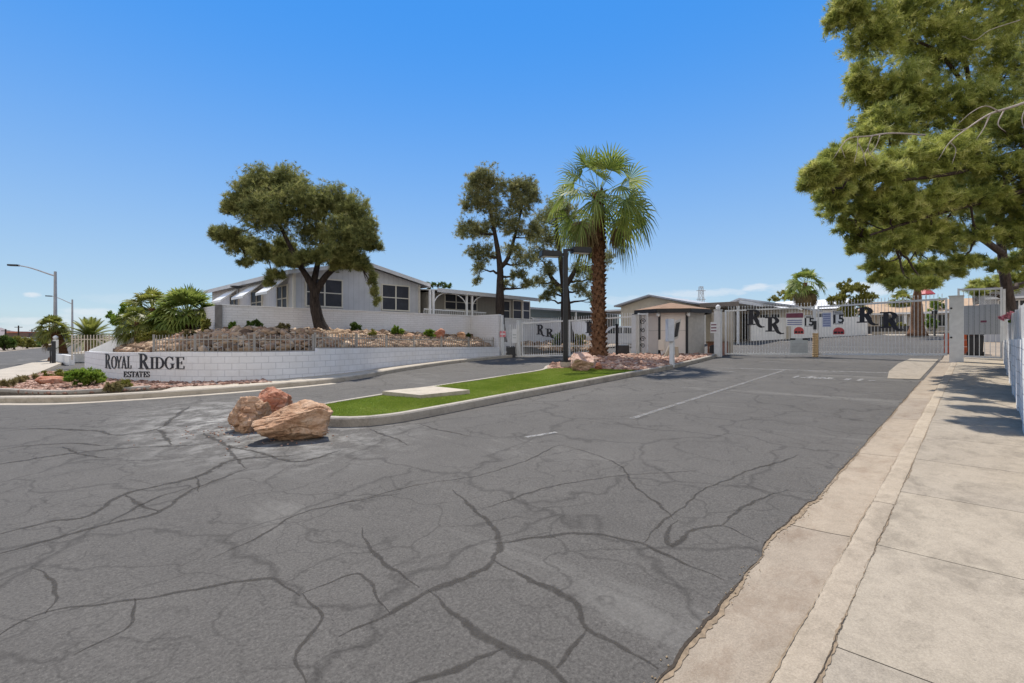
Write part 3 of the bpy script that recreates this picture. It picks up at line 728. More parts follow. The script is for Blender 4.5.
for j in range(len(ys)-1):
    for i in range(len(xs)-1):
        if ok[j,i] or ok[j+1,i+1] or ok[j,i+1] or ok[j+1,i]:
            q = []
            for jj, ii in ((j,i),(j,i+1),(j+1,i+1),(j+1,i)):
                if (jj,ii) not in idx:
                    idx[(jj,ii)] = len(m.v); x_, y_ = xs[ii], ys[jj]
                    zz_ = gz[jj,ii]-.03
                    if not ok[jj,ii]:
                        dd = [(p.x-x_)**2+(p.y-y_)**2 for p in WPin]; kk = int(np.argmin(dd))
                        if dd[kk] < .30: x_, y_ = WPin[kk].x, WPin[kk].y
                        else: zz_ -= .35
                    m.v.append((x_, y_, zz_))
                q.append(idx[(jj,ii)])
            m.f.append(tuple(q))
o = m.build('rubble_bank', DIRT, smooth=True); o['kind'] = 'structure'
P = scatter(SLOPE, 4600); d, _ = dist_to_path(P[:,0],P[:,1]); P = P[(d > .52)&(P[:,1] < 30)]
stones('rubble', np.stack([P[:,0],P[:,1],slope_z(P[:,0],P[:,1])+.03],-1), RNG.uniform(.055,.145,len(P))*np.where(RNG.random(len(P))<.16,1.7,1), RUBBLE, ICO1)
def slope_pt(px, py=None, y=None):
    dx, dy, _ = ray(px, 338); k = y/dy; x = dx*k; return Vector((x, y, float(slope_z(np.array([x]),np.array([y]))[0])))
b_ = slope_pt(440, y=20.4); boulder('boulder', 'rounded reddish boulder at the top of the rubble below the white wall', tuple(b_), (.42,.32,.34), RED_ROCK, 41, .4, 0, 4)
b_ = slope_pt(461, y=20.6); boulder('boulder', 'small tan boulder near the right end of the rubble slope', tuple(b_), (.38,.3,.24), TAN_ROCK, 43, .9, 0, 4)
b_ = slope_pt(410, y=20.0); boulder('boulder', 'tan boulder between two green shrubs on the rubble', tuple(b_), (.3,.3,.2), TAN_ROCK, 45, .2, 0, 4)
# ---------------------------------------------------------------- picket fences
def picket_fence(name, label, pts, zb, zt, mat, spacing=.12, post=1.9, group=None, pw=.02, post_w=.06, rails=(.12,.82)):
    """pts: plan path; zb, zt: bottom and top height functions of the distance along it"""
    path = [Vector((p[0],p[1],0)) for p in pts]; s_ = [0]
    for p, q in zip(path[:-1],path[1:]): s_.append(s_[-1]+(q-p).length)
    def pos(u):
        i = min(len(path)-2, max(0, int(np.searchsorted(s_, u))-1)); t = (u-s_[i])/max(1e-6, s_[i+1]-s_[i]); return path[i].lerp(path[i+1], t)
    c = path[len(path)//2]; r = thing(name, label, 'fence', (c.x,c.y,zb(s_[len(path)//2])), group)
    L = s_[-1]; pk = MB(); n = int(L/spacing)
    for k in range(1, n):
        u = L*k/n; p = pos(u); pk.box(p.x-pw/2,p.x+pw/2,p.y-pw/2,p.y+pw/2,zb(u)+.03,zt(u)+.06)
    pk.build('pickets', mat, r)
    for f in rails:
        rl = MB(); us2 = np.linspace(0, L, max(2,int(L/.5)))
        for a, b in zip(us2[:-1],us2[1:]):
            p, q = pos(a), pos(b); za = zb(a)+(zt(a)-zb(a))*f; zq = zb(b)+(zt(b)-zb(b))*f
            rl.bar((p.x,p.y,za),(q.x,q.y,zq),.025,.035)
        rl.build('rail', mat, r)
    k = max(1, round(L/post))
    for i in range(k+1):
        u = L*i/k; p = pos(u); b = MB(); w = post_w/2
        b.box(p.x-w,p.x+w,p.y-w,p.y+w,zb(u)-.25,zt(u)+.08); b.build('post', mat, r)
    return r
CREAM_METAL = plain('cream_fence_metal', (.30,.275,.24), .5, .12, 5)
fp = offset_path(WP, .12)
ul, ur = u_of_px(143), WS[-1]-.15
fpts = [wall_at(u)[0] for u in np.linspace(ul, U_STEP, 30)]; fpts = offset_path(fpts, .32)
ztl = lambda u: wall_top(ul+u)
picket_fence('picket_fence', 'low picket fence above the lettered part of the sign wall', fpts, lambda u: ztl(u)-.05, lambda u: ztl(u)+.50, CREAM_METAL, .15, 2.0)
fpts = [wall_at(u)[0] for u in np.linspace(U_STEP+.1, ur, 40)]; fpts = offset_path(fpts, .32)
ztr = lambda u: wall_top(U_STEP+.1+u)
picket_fence('picket_fence', 'low picket fence along the rubble from tree to left gate', fpts, lambda u: ztr(u)-.05, lambda u: ztr(u)+.46, CREAM_METAL, .14, 2.0)
# cream slat fence at the back left
def zpx(px, py, y): dx, dy, _ = ray(px, 338); k = y/dy; return CH+(HY-py)/FOC*k
def pty(px, y): dx, dy, _ = ray(px, 338); k = y/dy; return Vector((dx*k, y, 0))
a, b = pty(72, 33), pty(147, 30)
picket_fence('slat_fence', 'cream upright slat fence behind the date palm on the left', [(a.x,a.y),(b.x,b.y)], lambda u: .75, lambda u: zpx(100,336,32), plain('cream_paint', (.60,.53,.43), .6, .1), .16, 1.7, pw=.04)
# white ramped kerb wall climbing behind the rubble
a, b = pty(92, 26.5), pty(119, 25.5); m = MB()
d_ = (b-a).normalized(); k_ = Vector((-d_.y,d_.x,0))*.12
za, zb_ = zpx(92,350,26.5), zpx(119,338,25.5)
m.add([tuple(v) for v in (a+k_+V(0,0,.3),a-k_+V(0,0,.3),b-k_+V(0,0,.3),b+k_+V(0,0,.3),a+k_+V(0,0,za),a-k_+V(0,0,za),b-k_+V(0,0,zb_),b+k_+V(0,0,zb_))], [(3,2,1,0),(4,5,6,7),(0,1,5,4),(1,2,6,5),(2,3,7,6),(3,0,4,7)])
r = thing('ramp_wall', 'small white stepped wall climbing behind the rubble on the left', 'wall', (b.x,b.y,.6)); m.build('ramp', WHITE_PAINT, r)
m = MB(); m.box(b.x-.1,b.x+.7,b.y-.25,b.y+.25,.5,zpx(123,333.5,25.5)); m.build('pier', WHITE_PAINT, r, bevel=.015)
# ---------------------------------------------------------------- white block wall round the first house
ZT = 2.88
def straight_wall(name, label, runs, mat, th=.2, group=None):
    r = thing(name, label, 'wall', (runs[0][0],runs[0][1],runs[0][4]), group)
    return r
uw = thing('block_wall', 'white block garden wall in front of the first house', 'wall', (12,21.4,1.6))
m = MB(); m.box(5.5,18.55,21.3,21.5,1.3,ZT); m.build('wall', WHITE_SPLIT, uw, uv=True)
m = MB(); m.box(5.5,5.7,21.503,30,1.0,ZT); m.build('return_wall', WHITE_SPLIT, uw, uv=True)
m = MB(); m.box(5.40,5.64,21.20,21.296,1.2,ZT+.02); m.build('corner_post', plain('weathered_post', (.17,.16,.15), .8, .3, 5), uw)
m = MB(); m.box(5.497,18.56,21.27,21.53,ZT+.003,ZT+.045); m.build('coping', WHITE_PAINT, uw)
m = MB(); m.box(18.56,18.76,18.95,21.53,.9,ZT-.02); m.build('side_wall', WHITE_SPLIT, uw, uv=True)
m = MB(); m.box(18.553,18.77,18.95,21.533,ZT-.017,ZT+.03); m.build('coping', WHITE_PAINT, uw)
bw = thing('block_wall', 'white block wall running on behind the entry gate', 'wall', (25,21.4,.7))
m = MB(); m.box(18.9,30.5,21.3,21.5,.5,2.82); m.build('wall', WHITE_SPLIT, bw, uv=True); m = MB(); m.box(18.85,30.55,21.27,21.53,2.823,2.87); m.build('coping', WHITE_PAINT, bw)
MP = [(22.4,21.25),(23.2,19.6),(25.5,18.6),(28.5,18.6),(30.5,19.6),(30.5,21.25)]; P = scatter(MP, 520); hh = .62*np.clip((P[:,1]-18.5)/2.6,0,1)
stones('rubble', np.stack([P[:,0],P[:,1],Hn(P[:,0])+hh+.02],-1), RNG.uniform(.12,.24,len(P)), RUBBLE, ICO1)
m = MB(); m.add([(x,y,H(x)+.62*max(0,min(1,(y-18.5)/2.6))-.02) for x, y in MP], [tuple(range(6))]); o = m.build('rubble_bank', DIRT); o['kind'] = 'structure'
# ---------------------------------------------------------------- foliage
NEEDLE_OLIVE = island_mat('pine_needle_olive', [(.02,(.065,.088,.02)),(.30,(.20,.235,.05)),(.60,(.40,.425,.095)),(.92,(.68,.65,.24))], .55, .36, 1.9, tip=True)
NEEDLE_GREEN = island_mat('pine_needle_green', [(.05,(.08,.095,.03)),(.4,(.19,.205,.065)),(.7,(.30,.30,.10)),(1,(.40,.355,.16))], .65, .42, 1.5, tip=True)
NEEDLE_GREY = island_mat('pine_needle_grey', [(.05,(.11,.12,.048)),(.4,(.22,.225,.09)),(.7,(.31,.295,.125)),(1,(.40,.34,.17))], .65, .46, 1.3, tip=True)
LEAF_FRESH = island_mat('fresh_leaf', [(.05,(.06,.12,.015)),(.4,(.13,.21,.025)),(.75,(.21,.28,.04)),(1,(.30,.34,.08))], .6, .5, 1.2)
LEAF_DARK = island_mat('dark_leaf', [(.05,(.03,.055,.013)),(.5,(.065,.105,.02)),(1,(.12,.155,.04))], .6, .45, 1.2)
LEAF_YELLOW = island_mat('yellow_leaf', [(.05,(.10,.10,.016)),(.5,(.19,.185,.035)),(1,(.28,.25,.07))], .7, .35, 1.5)
LEAF_DRY = island_mat('dry_leaf', [(.05,(.12,.09,.04)),(.5,(.22,.18,.075)),(1,(.30,.27,.12))], .8, .3, 2)
FROND = island_mat('palm_frond', [(.05,(.075,.115,.022)),(.4,(.15,.20,.038)),(.75,(.25,.285,.065)),(1,(.37,.37,.14))], .6, .45, 1.0, spec=.25)
FROND_OLIVE = island_mat('palm_frond_olive', [(.05,(.075,.095,.018)),(.4,(.15,.17,.033)),(.75,(.24,.24,.05)),(1,(.36,.32,.10))], .5, .5, 1.0, spec=.35)
FROND_DEAD = island_mat('dead_frond', [(.05,(.10,.07,.035)),(.5,(.19,.14,.07)),(1,(.28,.21,.11))], .85, .2, 2)
def bark_mat(name, a, b, sc=(9,9,2.2), bump=.8):
    m = N(name); mp = m.n('ShaderNodeMapping'); mp.inputs['Scale'].default_value = sc; m.l(m.co(), mp.inputs['Vector'])
    k = m.noise(1.6, 7, .7, mp.outputs[0], .5); m.col(m.ramp(k, [(.32,a),(.68,b)])); m.rough(.92,.15); m.bump(k, bump, .05); return m.m
BARK = bark_mat('pine_bark', (.028,.02,.016), (.105,.08,.064))
BARK_DARK = bark_mat('dark_bark', (.018,.014,.012), (.065,.050,.042))
BARK_PALM = bark_mat('palm_bark', (.075,.036,.02), (.25,.135,.075), (5,5,8))
DEAD_WOOD = plain('dead_branch_wood', (.34,.29,.25), .9, .3, 8)

def needle_tufts(C, D, per, length, width, spread):
    """C tuft centres, D outward directions -> triangles"""
    n = len(C); c = np.repeat(C, per, 0); d = np.repeat(D, per, 0)+RNG.normal(0,spread,(n*per,3))
    d /= np.linalg.norm(d,axis=1)[:,None]+1e-9; L = length*RNG.uniform(.6,1.15,(n*per,1))
    s = np.cross(d, RNG.normal(size=(n*per,3))); s /= np.linalg.norm(s,axis=1)[:,None]+1e-9; s *= width*RNG.uniform(.7,1.3,(n*per,1))
    base = c+RNG.normal(0,length*.12,(n*per,3)); v = np.stack([base-s, base+s, base+d*L], 1).reshape(-1,3)
    return v
def lobe_tufts(c, r, n, clump=.22, up=.35, low=-.75):
    """tuft centres clumped through an uneven ellipsoid, gaps left between clumps"""
    r = np.array(r); m = max(6, n//9); u = RNG.normal(size=(m*3,3)); u /= np.linalg.norm(u,axis=1)[:,None]; u = u[u[:,2] > low][:m]
    rad = RNG.uniform(.42,1.0,len(u))**.6*(1+RNG.normal(0,.10,len(u)))
    K = u*rad[:,None]*r; pick = RNG.integers(0,len(K),n); cl = clump*r.min()
    # every clump point carries a drooping spray; tufts sit along it, youngest at its tip
    T_ = K/r; T_ /= np.linalg.norm(T_,axis=1)[:,None]+1e-9; T_ = T_+RNG.normal(0,.45,T_.shape)+np.array([0,0,-.12]); T_ /= np.linalg.norm(T_,axis=1)[:,None]
    ln_ = min(.95, r.min()*.75)*RNG.uniform(.5,1.2,len(K)); t = RNG.random(n)**.8; q = t[:,None]
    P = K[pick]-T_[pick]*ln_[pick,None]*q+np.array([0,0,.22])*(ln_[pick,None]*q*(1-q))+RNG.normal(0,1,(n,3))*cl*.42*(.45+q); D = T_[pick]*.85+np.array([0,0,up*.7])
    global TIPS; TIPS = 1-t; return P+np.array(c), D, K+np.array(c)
def limb(p, q, r0, r1, sag=.12, n=7, jit=.06):
    p, q = Vector(p), Vector(q); L = (q-p).length; pts = []; rs = []
    for i in range(n):
        t = i/(n-1); v = p.lerp(q, t)+Vector((0,0,-math.sin(t*PI)*L*sag))
        if 0 < i < n-1: v += Vector((random.gauss(0,jit),random.gauss(0,jit),random.gauss(0,jit)))*L*.35
        pts.append(v); rs.append(r0+(r1-r0)*t**.8)
    return pts, rs
def leaf_clump(m_pts, per, length, width, spread=.8):
    return needle_tufts(m_pts[0], m_pts[1], per, length, width, spread)
def pine(name, label, base, trunk, trunk_r, lobes, mat, per=12, length=.16, width=.011, dens=1.0, bark=BARK, twigs=5, clump=.2, group=None, spread=.75, low=-.75, cat='tree', forks=None, fk_r=None, puff=1.0):
    """trunk: world points; lobes: (centre, radii, tufts)"""
    r = thing(name, label, cat, tuple(base), group)
    m = MB(); path = [Vector(p) for p in trunk]; n = len(path)
    fine = []; rad = []
    cm = [path[0]*2-path[1]]+path+[path[-1]*2-path[-2]]
    for i in range(1, len(cm)-2):
        for k in range(5):
            t = k/5; fine.append(.5*((2*cm[i])+(cm[i+1]-cm[i-1])*t+(2*cm[i-1]-5*cm[i]+4*cm[i+1]-cm[i+2])*t*t+(3*cm[i]-cm[i-1]-3*cm[i+1]+cm[i+2])*t**3))
    fine.append(path[-1]); N_ = len(fine)
    for i in range(N_):
        t = i/(N_-1); rad.append(trunk_r*((1-t)*.88+.12)*(1+.35*max(0,.12-t)/.12)*random.uniform(.94,1.06))
    m.tube(fine, rad, 12)
    stems = [(fine, rad)]
    for fk in (forks or []):       # big secondary stems: (index fraction on trunk, points)
        i0 = int(fk[0]*(N_-1)); st = [fine[i0]]+[Vector(p) for p in fk[1]]
        fr = [rad[i0]*(.80 if fk_r is None else fk_r)*(1-.8*k/(len(st)-1))+.012 for k in range(len(st))]
        sm = catmull3(st); fr2 = list(np.interp(np.linspace(0,1,len(sm)), np.linspace(0,1,len(fr)), fr)); m.tube(sm, fr2, 9); stems.append((sm, fr2))
    V_ = []; tips = []
    for c, rr, cnt in lobes:
        c = Vector(c); rr = tuple(x*puff for x in rr); P, D, K = lobe_tufts(c, rr, int(cnt*dens), clump, low=low)
        tips.append(np.repeat(TIPS, per*3)); V_.append(needle_tufts(P, D, per, length, width, spread))
        # limb from the nearest fitting stem point
        best = None
        for st, sr in stems:
            for i in range(2, len(st)):
                q = st[i]; dd = (q-c).length+max(0, q.z-c.z+.15*(c.xy-q.xy).length)*1.3
                if best is None or dd < best[0]: best = (dd, q, sr[i])
        if max(rr) < .75:
            bc = min((Vector(q[0]) for q in lobes if max(q[1]) > max(rr)*1.25), key=lambda q: (q-c).length, default=None)
            if bc is not None and (bc-c).length < (best[1]-c).length: best = (0, bc, .05)
        pts, rs = limb(best[1], c, min(best[2]*.6, .10+.02*max(rr)), .018, .05); m.tube(pts, rs, 6)
        for k in range(twigs if max(rr) > .32 else 1):
            kk = K[random.randrange(len(K))]; s_ = pts[random.randrange(3,len(pts))]
            tp, tr = limb(s_, kk, .018, .005, .03, 5, .1); m.tube(tp, tr, 4, False)
    m.build('trunk', bark, r, smooth=True)
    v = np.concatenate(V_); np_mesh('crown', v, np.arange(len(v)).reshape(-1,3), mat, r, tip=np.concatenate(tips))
    return r
def catmull3(pts, k=5):
    P = [pts[0]*2-pts[1]]+pts+[pts[-1]*2-pts[-2]]; out = []
    for i in range(1, len(P)-2):
        for a in range(k):
            t = a/k; out.append(.5*((2*P[i])+(P[i+1]-P[i-1])*t+(2*P[i-1]-5*P[i]+4*P[i+1]-P[i+2])*t*t+(3*P[i]-P[i-1]-3*P[i+1]+P[i+2])*t**3))
    out.append(pts[-1]); return out
def plobe(px, py, Z, rx, ry, n, dep=.9):
    k = Z/FOC; return (tuple(atZ(px,py,Z)), (rx*k*dep, rx*k*dep, ry*k), n)

# ---- the spreading pine in front of the first house
Z = 20.4
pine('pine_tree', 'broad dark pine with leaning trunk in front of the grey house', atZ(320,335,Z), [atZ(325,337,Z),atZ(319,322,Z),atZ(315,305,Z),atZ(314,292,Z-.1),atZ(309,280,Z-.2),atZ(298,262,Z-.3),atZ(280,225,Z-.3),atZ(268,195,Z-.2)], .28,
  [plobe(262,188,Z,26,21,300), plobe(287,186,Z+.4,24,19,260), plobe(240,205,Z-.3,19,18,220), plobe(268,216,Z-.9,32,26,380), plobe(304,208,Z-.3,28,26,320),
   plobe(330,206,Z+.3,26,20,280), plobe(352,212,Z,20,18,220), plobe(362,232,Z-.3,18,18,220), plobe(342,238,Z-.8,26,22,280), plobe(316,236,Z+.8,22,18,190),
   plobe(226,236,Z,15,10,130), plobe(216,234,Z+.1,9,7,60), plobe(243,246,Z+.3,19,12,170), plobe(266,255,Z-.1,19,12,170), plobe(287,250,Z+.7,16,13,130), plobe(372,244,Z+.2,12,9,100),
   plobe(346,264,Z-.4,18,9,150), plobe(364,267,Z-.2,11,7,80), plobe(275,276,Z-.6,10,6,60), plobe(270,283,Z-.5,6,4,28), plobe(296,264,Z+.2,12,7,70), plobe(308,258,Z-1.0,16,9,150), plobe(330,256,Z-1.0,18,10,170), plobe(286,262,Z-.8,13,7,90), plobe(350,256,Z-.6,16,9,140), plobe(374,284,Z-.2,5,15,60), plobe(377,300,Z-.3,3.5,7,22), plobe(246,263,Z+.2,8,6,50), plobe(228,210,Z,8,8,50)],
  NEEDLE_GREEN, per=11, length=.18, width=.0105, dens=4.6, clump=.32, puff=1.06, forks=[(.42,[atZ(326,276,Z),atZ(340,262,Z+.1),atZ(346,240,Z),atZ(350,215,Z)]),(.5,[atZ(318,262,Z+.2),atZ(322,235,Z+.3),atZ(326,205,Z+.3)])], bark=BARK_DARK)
# ---- two tall thin pines behind the left gate
Z = 29
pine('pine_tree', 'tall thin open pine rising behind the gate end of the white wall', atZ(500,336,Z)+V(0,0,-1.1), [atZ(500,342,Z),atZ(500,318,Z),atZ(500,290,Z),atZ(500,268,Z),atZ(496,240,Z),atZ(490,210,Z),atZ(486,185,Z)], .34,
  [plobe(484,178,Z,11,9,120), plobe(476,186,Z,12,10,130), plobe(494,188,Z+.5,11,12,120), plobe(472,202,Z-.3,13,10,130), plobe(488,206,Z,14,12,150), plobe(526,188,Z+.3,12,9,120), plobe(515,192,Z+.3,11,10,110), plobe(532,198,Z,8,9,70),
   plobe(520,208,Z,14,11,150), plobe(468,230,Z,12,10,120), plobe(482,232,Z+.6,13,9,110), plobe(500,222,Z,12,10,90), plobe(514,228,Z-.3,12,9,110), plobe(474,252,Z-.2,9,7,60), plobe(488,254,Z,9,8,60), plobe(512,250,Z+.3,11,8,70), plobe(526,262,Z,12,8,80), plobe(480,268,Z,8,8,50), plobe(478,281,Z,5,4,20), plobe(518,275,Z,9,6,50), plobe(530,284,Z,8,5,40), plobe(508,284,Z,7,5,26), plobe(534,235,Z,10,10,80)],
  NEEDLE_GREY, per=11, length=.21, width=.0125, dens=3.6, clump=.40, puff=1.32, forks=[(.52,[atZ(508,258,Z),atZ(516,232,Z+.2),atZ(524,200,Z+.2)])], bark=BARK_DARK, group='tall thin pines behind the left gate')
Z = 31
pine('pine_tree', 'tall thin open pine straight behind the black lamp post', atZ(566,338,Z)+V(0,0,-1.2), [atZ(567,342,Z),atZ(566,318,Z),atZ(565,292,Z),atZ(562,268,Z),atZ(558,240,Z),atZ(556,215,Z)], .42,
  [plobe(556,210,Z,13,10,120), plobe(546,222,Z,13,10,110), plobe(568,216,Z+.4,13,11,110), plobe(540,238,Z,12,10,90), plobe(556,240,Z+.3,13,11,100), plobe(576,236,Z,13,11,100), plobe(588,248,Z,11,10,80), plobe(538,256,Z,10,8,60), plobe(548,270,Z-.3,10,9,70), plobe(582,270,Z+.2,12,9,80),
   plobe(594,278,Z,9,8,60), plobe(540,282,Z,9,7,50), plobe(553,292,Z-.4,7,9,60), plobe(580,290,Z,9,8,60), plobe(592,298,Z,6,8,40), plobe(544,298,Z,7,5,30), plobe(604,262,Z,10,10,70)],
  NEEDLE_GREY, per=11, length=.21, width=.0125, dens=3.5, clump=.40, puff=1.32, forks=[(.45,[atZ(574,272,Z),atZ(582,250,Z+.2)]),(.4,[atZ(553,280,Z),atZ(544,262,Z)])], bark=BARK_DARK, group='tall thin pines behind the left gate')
# ---- the big pine on the right, its low limbs hanging over the road
big = []; near = []
for a in [(850,12,17.5,26,30,300),(872,40,17.5,34,34,420),(835,20,17.5,12,16,90),(905,20,18,40,34,420),(945,-10,19,50,40,380),(940,50,18.5,48,40,520),(990,20,19,50,44,480),(1020,65,18,46,44,460),(1040,10,19,50,50,330),
          (868,92,17,24,22,240),(856,78,16.8,14,16,110),(900,95,17,40,30,420),(884,128,16,34,24,330),(866,142,15.5,22,16,170),(940,110,17,44,34,460),(985,120,17,40,36,430),(920,170,16.5,40,30,380),(960,190,17,36,26,320),(905,225,17,36,20,260),(935,245,17,32,18,240),
          (984,285,22,18,9,100),(1012,282,23,24,12,170),(1000,262,24,20,8,110),(1028,255,23,18,10,110),(975,292,21,10,6,50),(1035,270,22,20,16,110),(1010,240,23,14,9,50),(1040,235,22,22,14,90),(965,262,17,16,10,80),(940,272,16.6,26,12,180),
          (880,-30,18,60,30,300),(960,-60,19,70,40,300),(1060,90,18,50,60,300),(1070,-20,19,60,50,250),
          (900,70,20.5,50,44,230),(960,60,22,55,44,230),(930,150,19.5,50,40,230),(900,215,18.5,40,30,170),(1000,90,22,50,44,200),(960,215,19,30,26,130)]: big.append(plobe(*a))
for a in [(1020,130,13.5,36,34,400),(818,173,9.7,16,9,200),(838,161,9.8,18,10,220),(858,168,10,18,12,220),(846,158,11.2,26,15,270),(822,176,10.4,20,13,240),(806,186,10.2,9,6,70),(832,192,11.4,20,11,190),(840,170,10.3,18,10,160),(866,178,12.7,34,20,380),(905,165,13,40,24,420),(948,160,13.2,40,26,420),(1005,172,13.2,40,20,380),(1045,185,13.2,34,26,300),
          (852,214,13.6,30,14,300),(832,206,12.4,16,10,120),(888,212,12.8,34,20,340),(926,205,13,36,20,340),(975,200,13.2,30,16,220),(868,240,14.4,22,11,220),(896,246,12.9,30,16,280),(930,236,13.2,30,16,240),(880,266,15.0,20,9,170),(906,270,15.5,24,10,190),
          (835,197,13.6,14,9,110),(850,229,14.4,16,9,150),(862,250,15,16,8,150),(884,279,15.2,16,7,140),(905,284,12.7,18,7,130),(928,284,12.8,16,7,110),(852,190,12.8,20,9,150),(872,198,13,20,9,150),(900,194,13.1,18,9,120),(978,236,13.4,18,10,120),(962,262,13.6,14,9,80),(1012,238,13.8,18,9,90),(1026,262,14.5,20,10,130),(1000,268,15.5,14,8,80),(1030,240,14.2,20,12,140),(1005,205,14,30,18,260),(1030,222,14,26,16,220),(990,225,15,16,10,90),(1080,110,13,50,60,420),(1100,190,13,50,50,380),(1090,40,13.5,60,50,330),(1160,120,12.5,60,70,320),(1190,40,12.5,60,60,260)]: near.append(plobe(*a))
T = [V(29.2,-1.5,.6), V(29.0,-1.25,1.6), atZ(1010,305,20.5), atZ(1003,262,20.4), atZ(999,215,20.2), atZ(988,160,19.6), atZ(972,95,19.2), atZ(960,30,19), atZ(952,-40,19)]
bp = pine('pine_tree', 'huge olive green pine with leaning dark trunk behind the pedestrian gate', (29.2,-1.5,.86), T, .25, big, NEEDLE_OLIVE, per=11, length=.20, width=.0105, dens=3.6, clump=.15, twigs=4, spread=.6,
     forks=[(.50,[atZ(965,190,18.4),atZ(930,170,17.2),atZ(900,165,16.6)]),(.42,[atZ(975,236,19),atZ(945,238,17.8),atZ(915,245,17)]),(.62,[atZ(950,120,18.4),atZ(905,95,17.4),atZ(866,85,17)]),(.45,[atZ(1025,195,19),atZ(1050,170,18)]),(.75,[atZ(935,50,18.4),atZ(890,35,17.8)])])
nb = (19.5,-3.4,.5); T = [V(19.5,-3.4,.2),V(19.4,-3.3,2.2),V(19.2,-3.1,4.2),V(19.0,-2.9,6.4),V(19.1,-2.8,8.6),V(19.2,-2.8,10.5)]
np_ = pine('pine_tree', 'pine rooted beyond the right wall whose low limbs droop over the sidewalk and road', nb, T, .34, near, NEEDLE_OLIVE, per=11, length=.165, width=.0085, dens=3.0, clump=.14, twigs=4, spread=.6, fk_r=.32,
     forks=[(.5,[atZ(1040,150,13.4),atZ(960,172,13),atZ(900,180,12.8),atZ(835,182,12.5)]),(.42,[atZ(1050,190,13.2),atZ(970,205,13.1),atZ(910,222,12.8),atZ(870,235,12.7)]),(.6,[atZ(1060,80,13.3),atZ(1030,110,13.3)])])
m = MB()                           # bare grey dead branches
def dead(pts, r0):
    pts = [atZ(*p) for p in pts]; sm = catmull3(pts, 4); m.tube(sm, list(np.linspace(r0, .004, len(sm))), 5)
Z = 9.3
dead([(925,135,11.5),(893,133,9.9),(870,136,Z),(850,138,Z),(841,147,Z),(834,158,Z)], .021)
dead([(858,137,Z),(857,150,Z),(854,163,Z)], .009); dead([(872,136,Z),(868,150,Z),(876,160,Z)], .010); dead([(858,143,Z),(863,152,Z),(866,166,Z)], .01); dead([(880,135,Z),(876,146,Z),(868,156,Z)], .009); dead([(868,148,Z),(862,158,Z)], .008); dead([(841,147,Z),(845,158,Z)], .008)
m.build('dead_branch', DEAD_WOOD, np_, smooth=True); m = MB()
Z = 11.0
dead([(1060,90,11.8),(1015,106,11.2),(990,114,Z),(968,128,Z),(950,142,Z),(938,160,Z)], .035)
dead([(990,114,Z),(984,128,Z),(976,140,Z)], .02); dead([(1004,110,11.1),(998,124,Z),(1006,132,Z)], .018); dead([(968,128,Z),(960,130,Z),(952,128,Z)], .012); dead([(1000,112,Z),(986,106,Z),(972,112,Z),(958,124,Z)], .016); dead([(1030,100,11.3),(1022,118,11.2),(1026,134,11.2)], .016); dead([(950,142,Z),(956,150,Z),(952,164,Z)], .01)
m.build('dead_branch', DEAD_WOOD, np_, smooth=True); m = MB()
dead([(1020,20,15.5),(990,30,15.2),(975,40,15),(962,36,15)], .014)
m.build('dead_branch', DEAD_WOOD, np_, smooth=True)
# ---- pine at the end of the entrance road
Z = 35
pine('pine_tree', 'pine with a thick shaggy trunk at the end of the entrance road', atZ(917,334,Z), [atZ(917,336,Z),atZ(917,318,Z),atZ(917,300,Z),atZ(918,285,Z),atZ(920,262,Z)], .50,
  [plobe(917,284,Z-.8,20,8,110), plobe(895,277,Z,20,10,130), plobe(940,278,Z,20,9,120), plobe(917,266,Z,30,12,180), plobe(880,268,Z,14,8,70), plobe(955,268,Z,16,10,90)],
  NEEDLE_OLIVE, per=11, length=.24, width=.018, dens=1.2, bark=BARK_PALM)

# ---- fan palms
def fan_leaf(out, base, d, petiole, R_, nseg=26, droop=.35, fold=.25, half=1.9, w=.5, bend=0, rollmax=.75):
    """one palmate leaf: petiole then a fan of tapering, drooping segments"""
    base, d = Vector(base), Vector(d).normalized()
    side = d.cross(Vector((0,0,1)))
    if side.length < .05: side = Vector((1,0,0))
    side.normalize(); nrm = side.cross(d).normalized(); roll = random.uniform(-1,1)*rollmax
    side, nrm = side*math.cos(roll)+nrm*math.sin(roll), nrm*math.cos(roll)-side*math.sin(roll)
    hub = base+d*petiole+Vector((0,0,-petiole*.10*droop)); pts = [base, base+d*petiole*.55, hub]
    v0 = len(out['v']); pw = .018
    for p in pts:
        out['v'] += [tuple(p-side*pw), tuple(p+side*pw)]
    out['pf'] += [(v0,v0+1,v0+3,v0+2),(v0+2,v0+3,v0+5,v0+4)]
    d = (d+Vector((0,0,-1))*bend).normalized(); nrm = side.cross(d).normalized()
    for k in range(nseg):
        a = (k/(nseg-1)*2-1)*half; dr = d*math.cos(a)+side*math.sin(a); L = R_*(.62+.38*math.cos(a*.55))*random.uniform(.88,1.06)
        dr = (dr+nrm*fold*abs(math.sin(a))).normalized(); px_ = dr.cross(nrm).normalized()
        wid = R_*half/nseg*w*1.25; b = len(out['v']); sg = droop*random.uniform(.7,1.3)
        for t, ww in ((.02,.15),(.45,1),(.72,.75),(1.0,.06)):
            p = hub+dr*L*t+Vector((0,0,-1))*L*sg*(t**2.2); 
            if t == 1.0: p += Vector((0,0,-1))*L*sg*.35-dr*L*.12*sg
            out['v'] += [tuple(p-px_*wid*ww), tuple(p+px_*wid*ww)]
        out['f'] += [(b+2*i,b+2*i+1,b+2*i+3,b+2*i+2) for i in range(3)]
def leaves_mesh(name, out, mat, root):
    m = MB(); m.v = out['v']; m.f = out['f']+out['pf']; return m.build(name, mat, root)
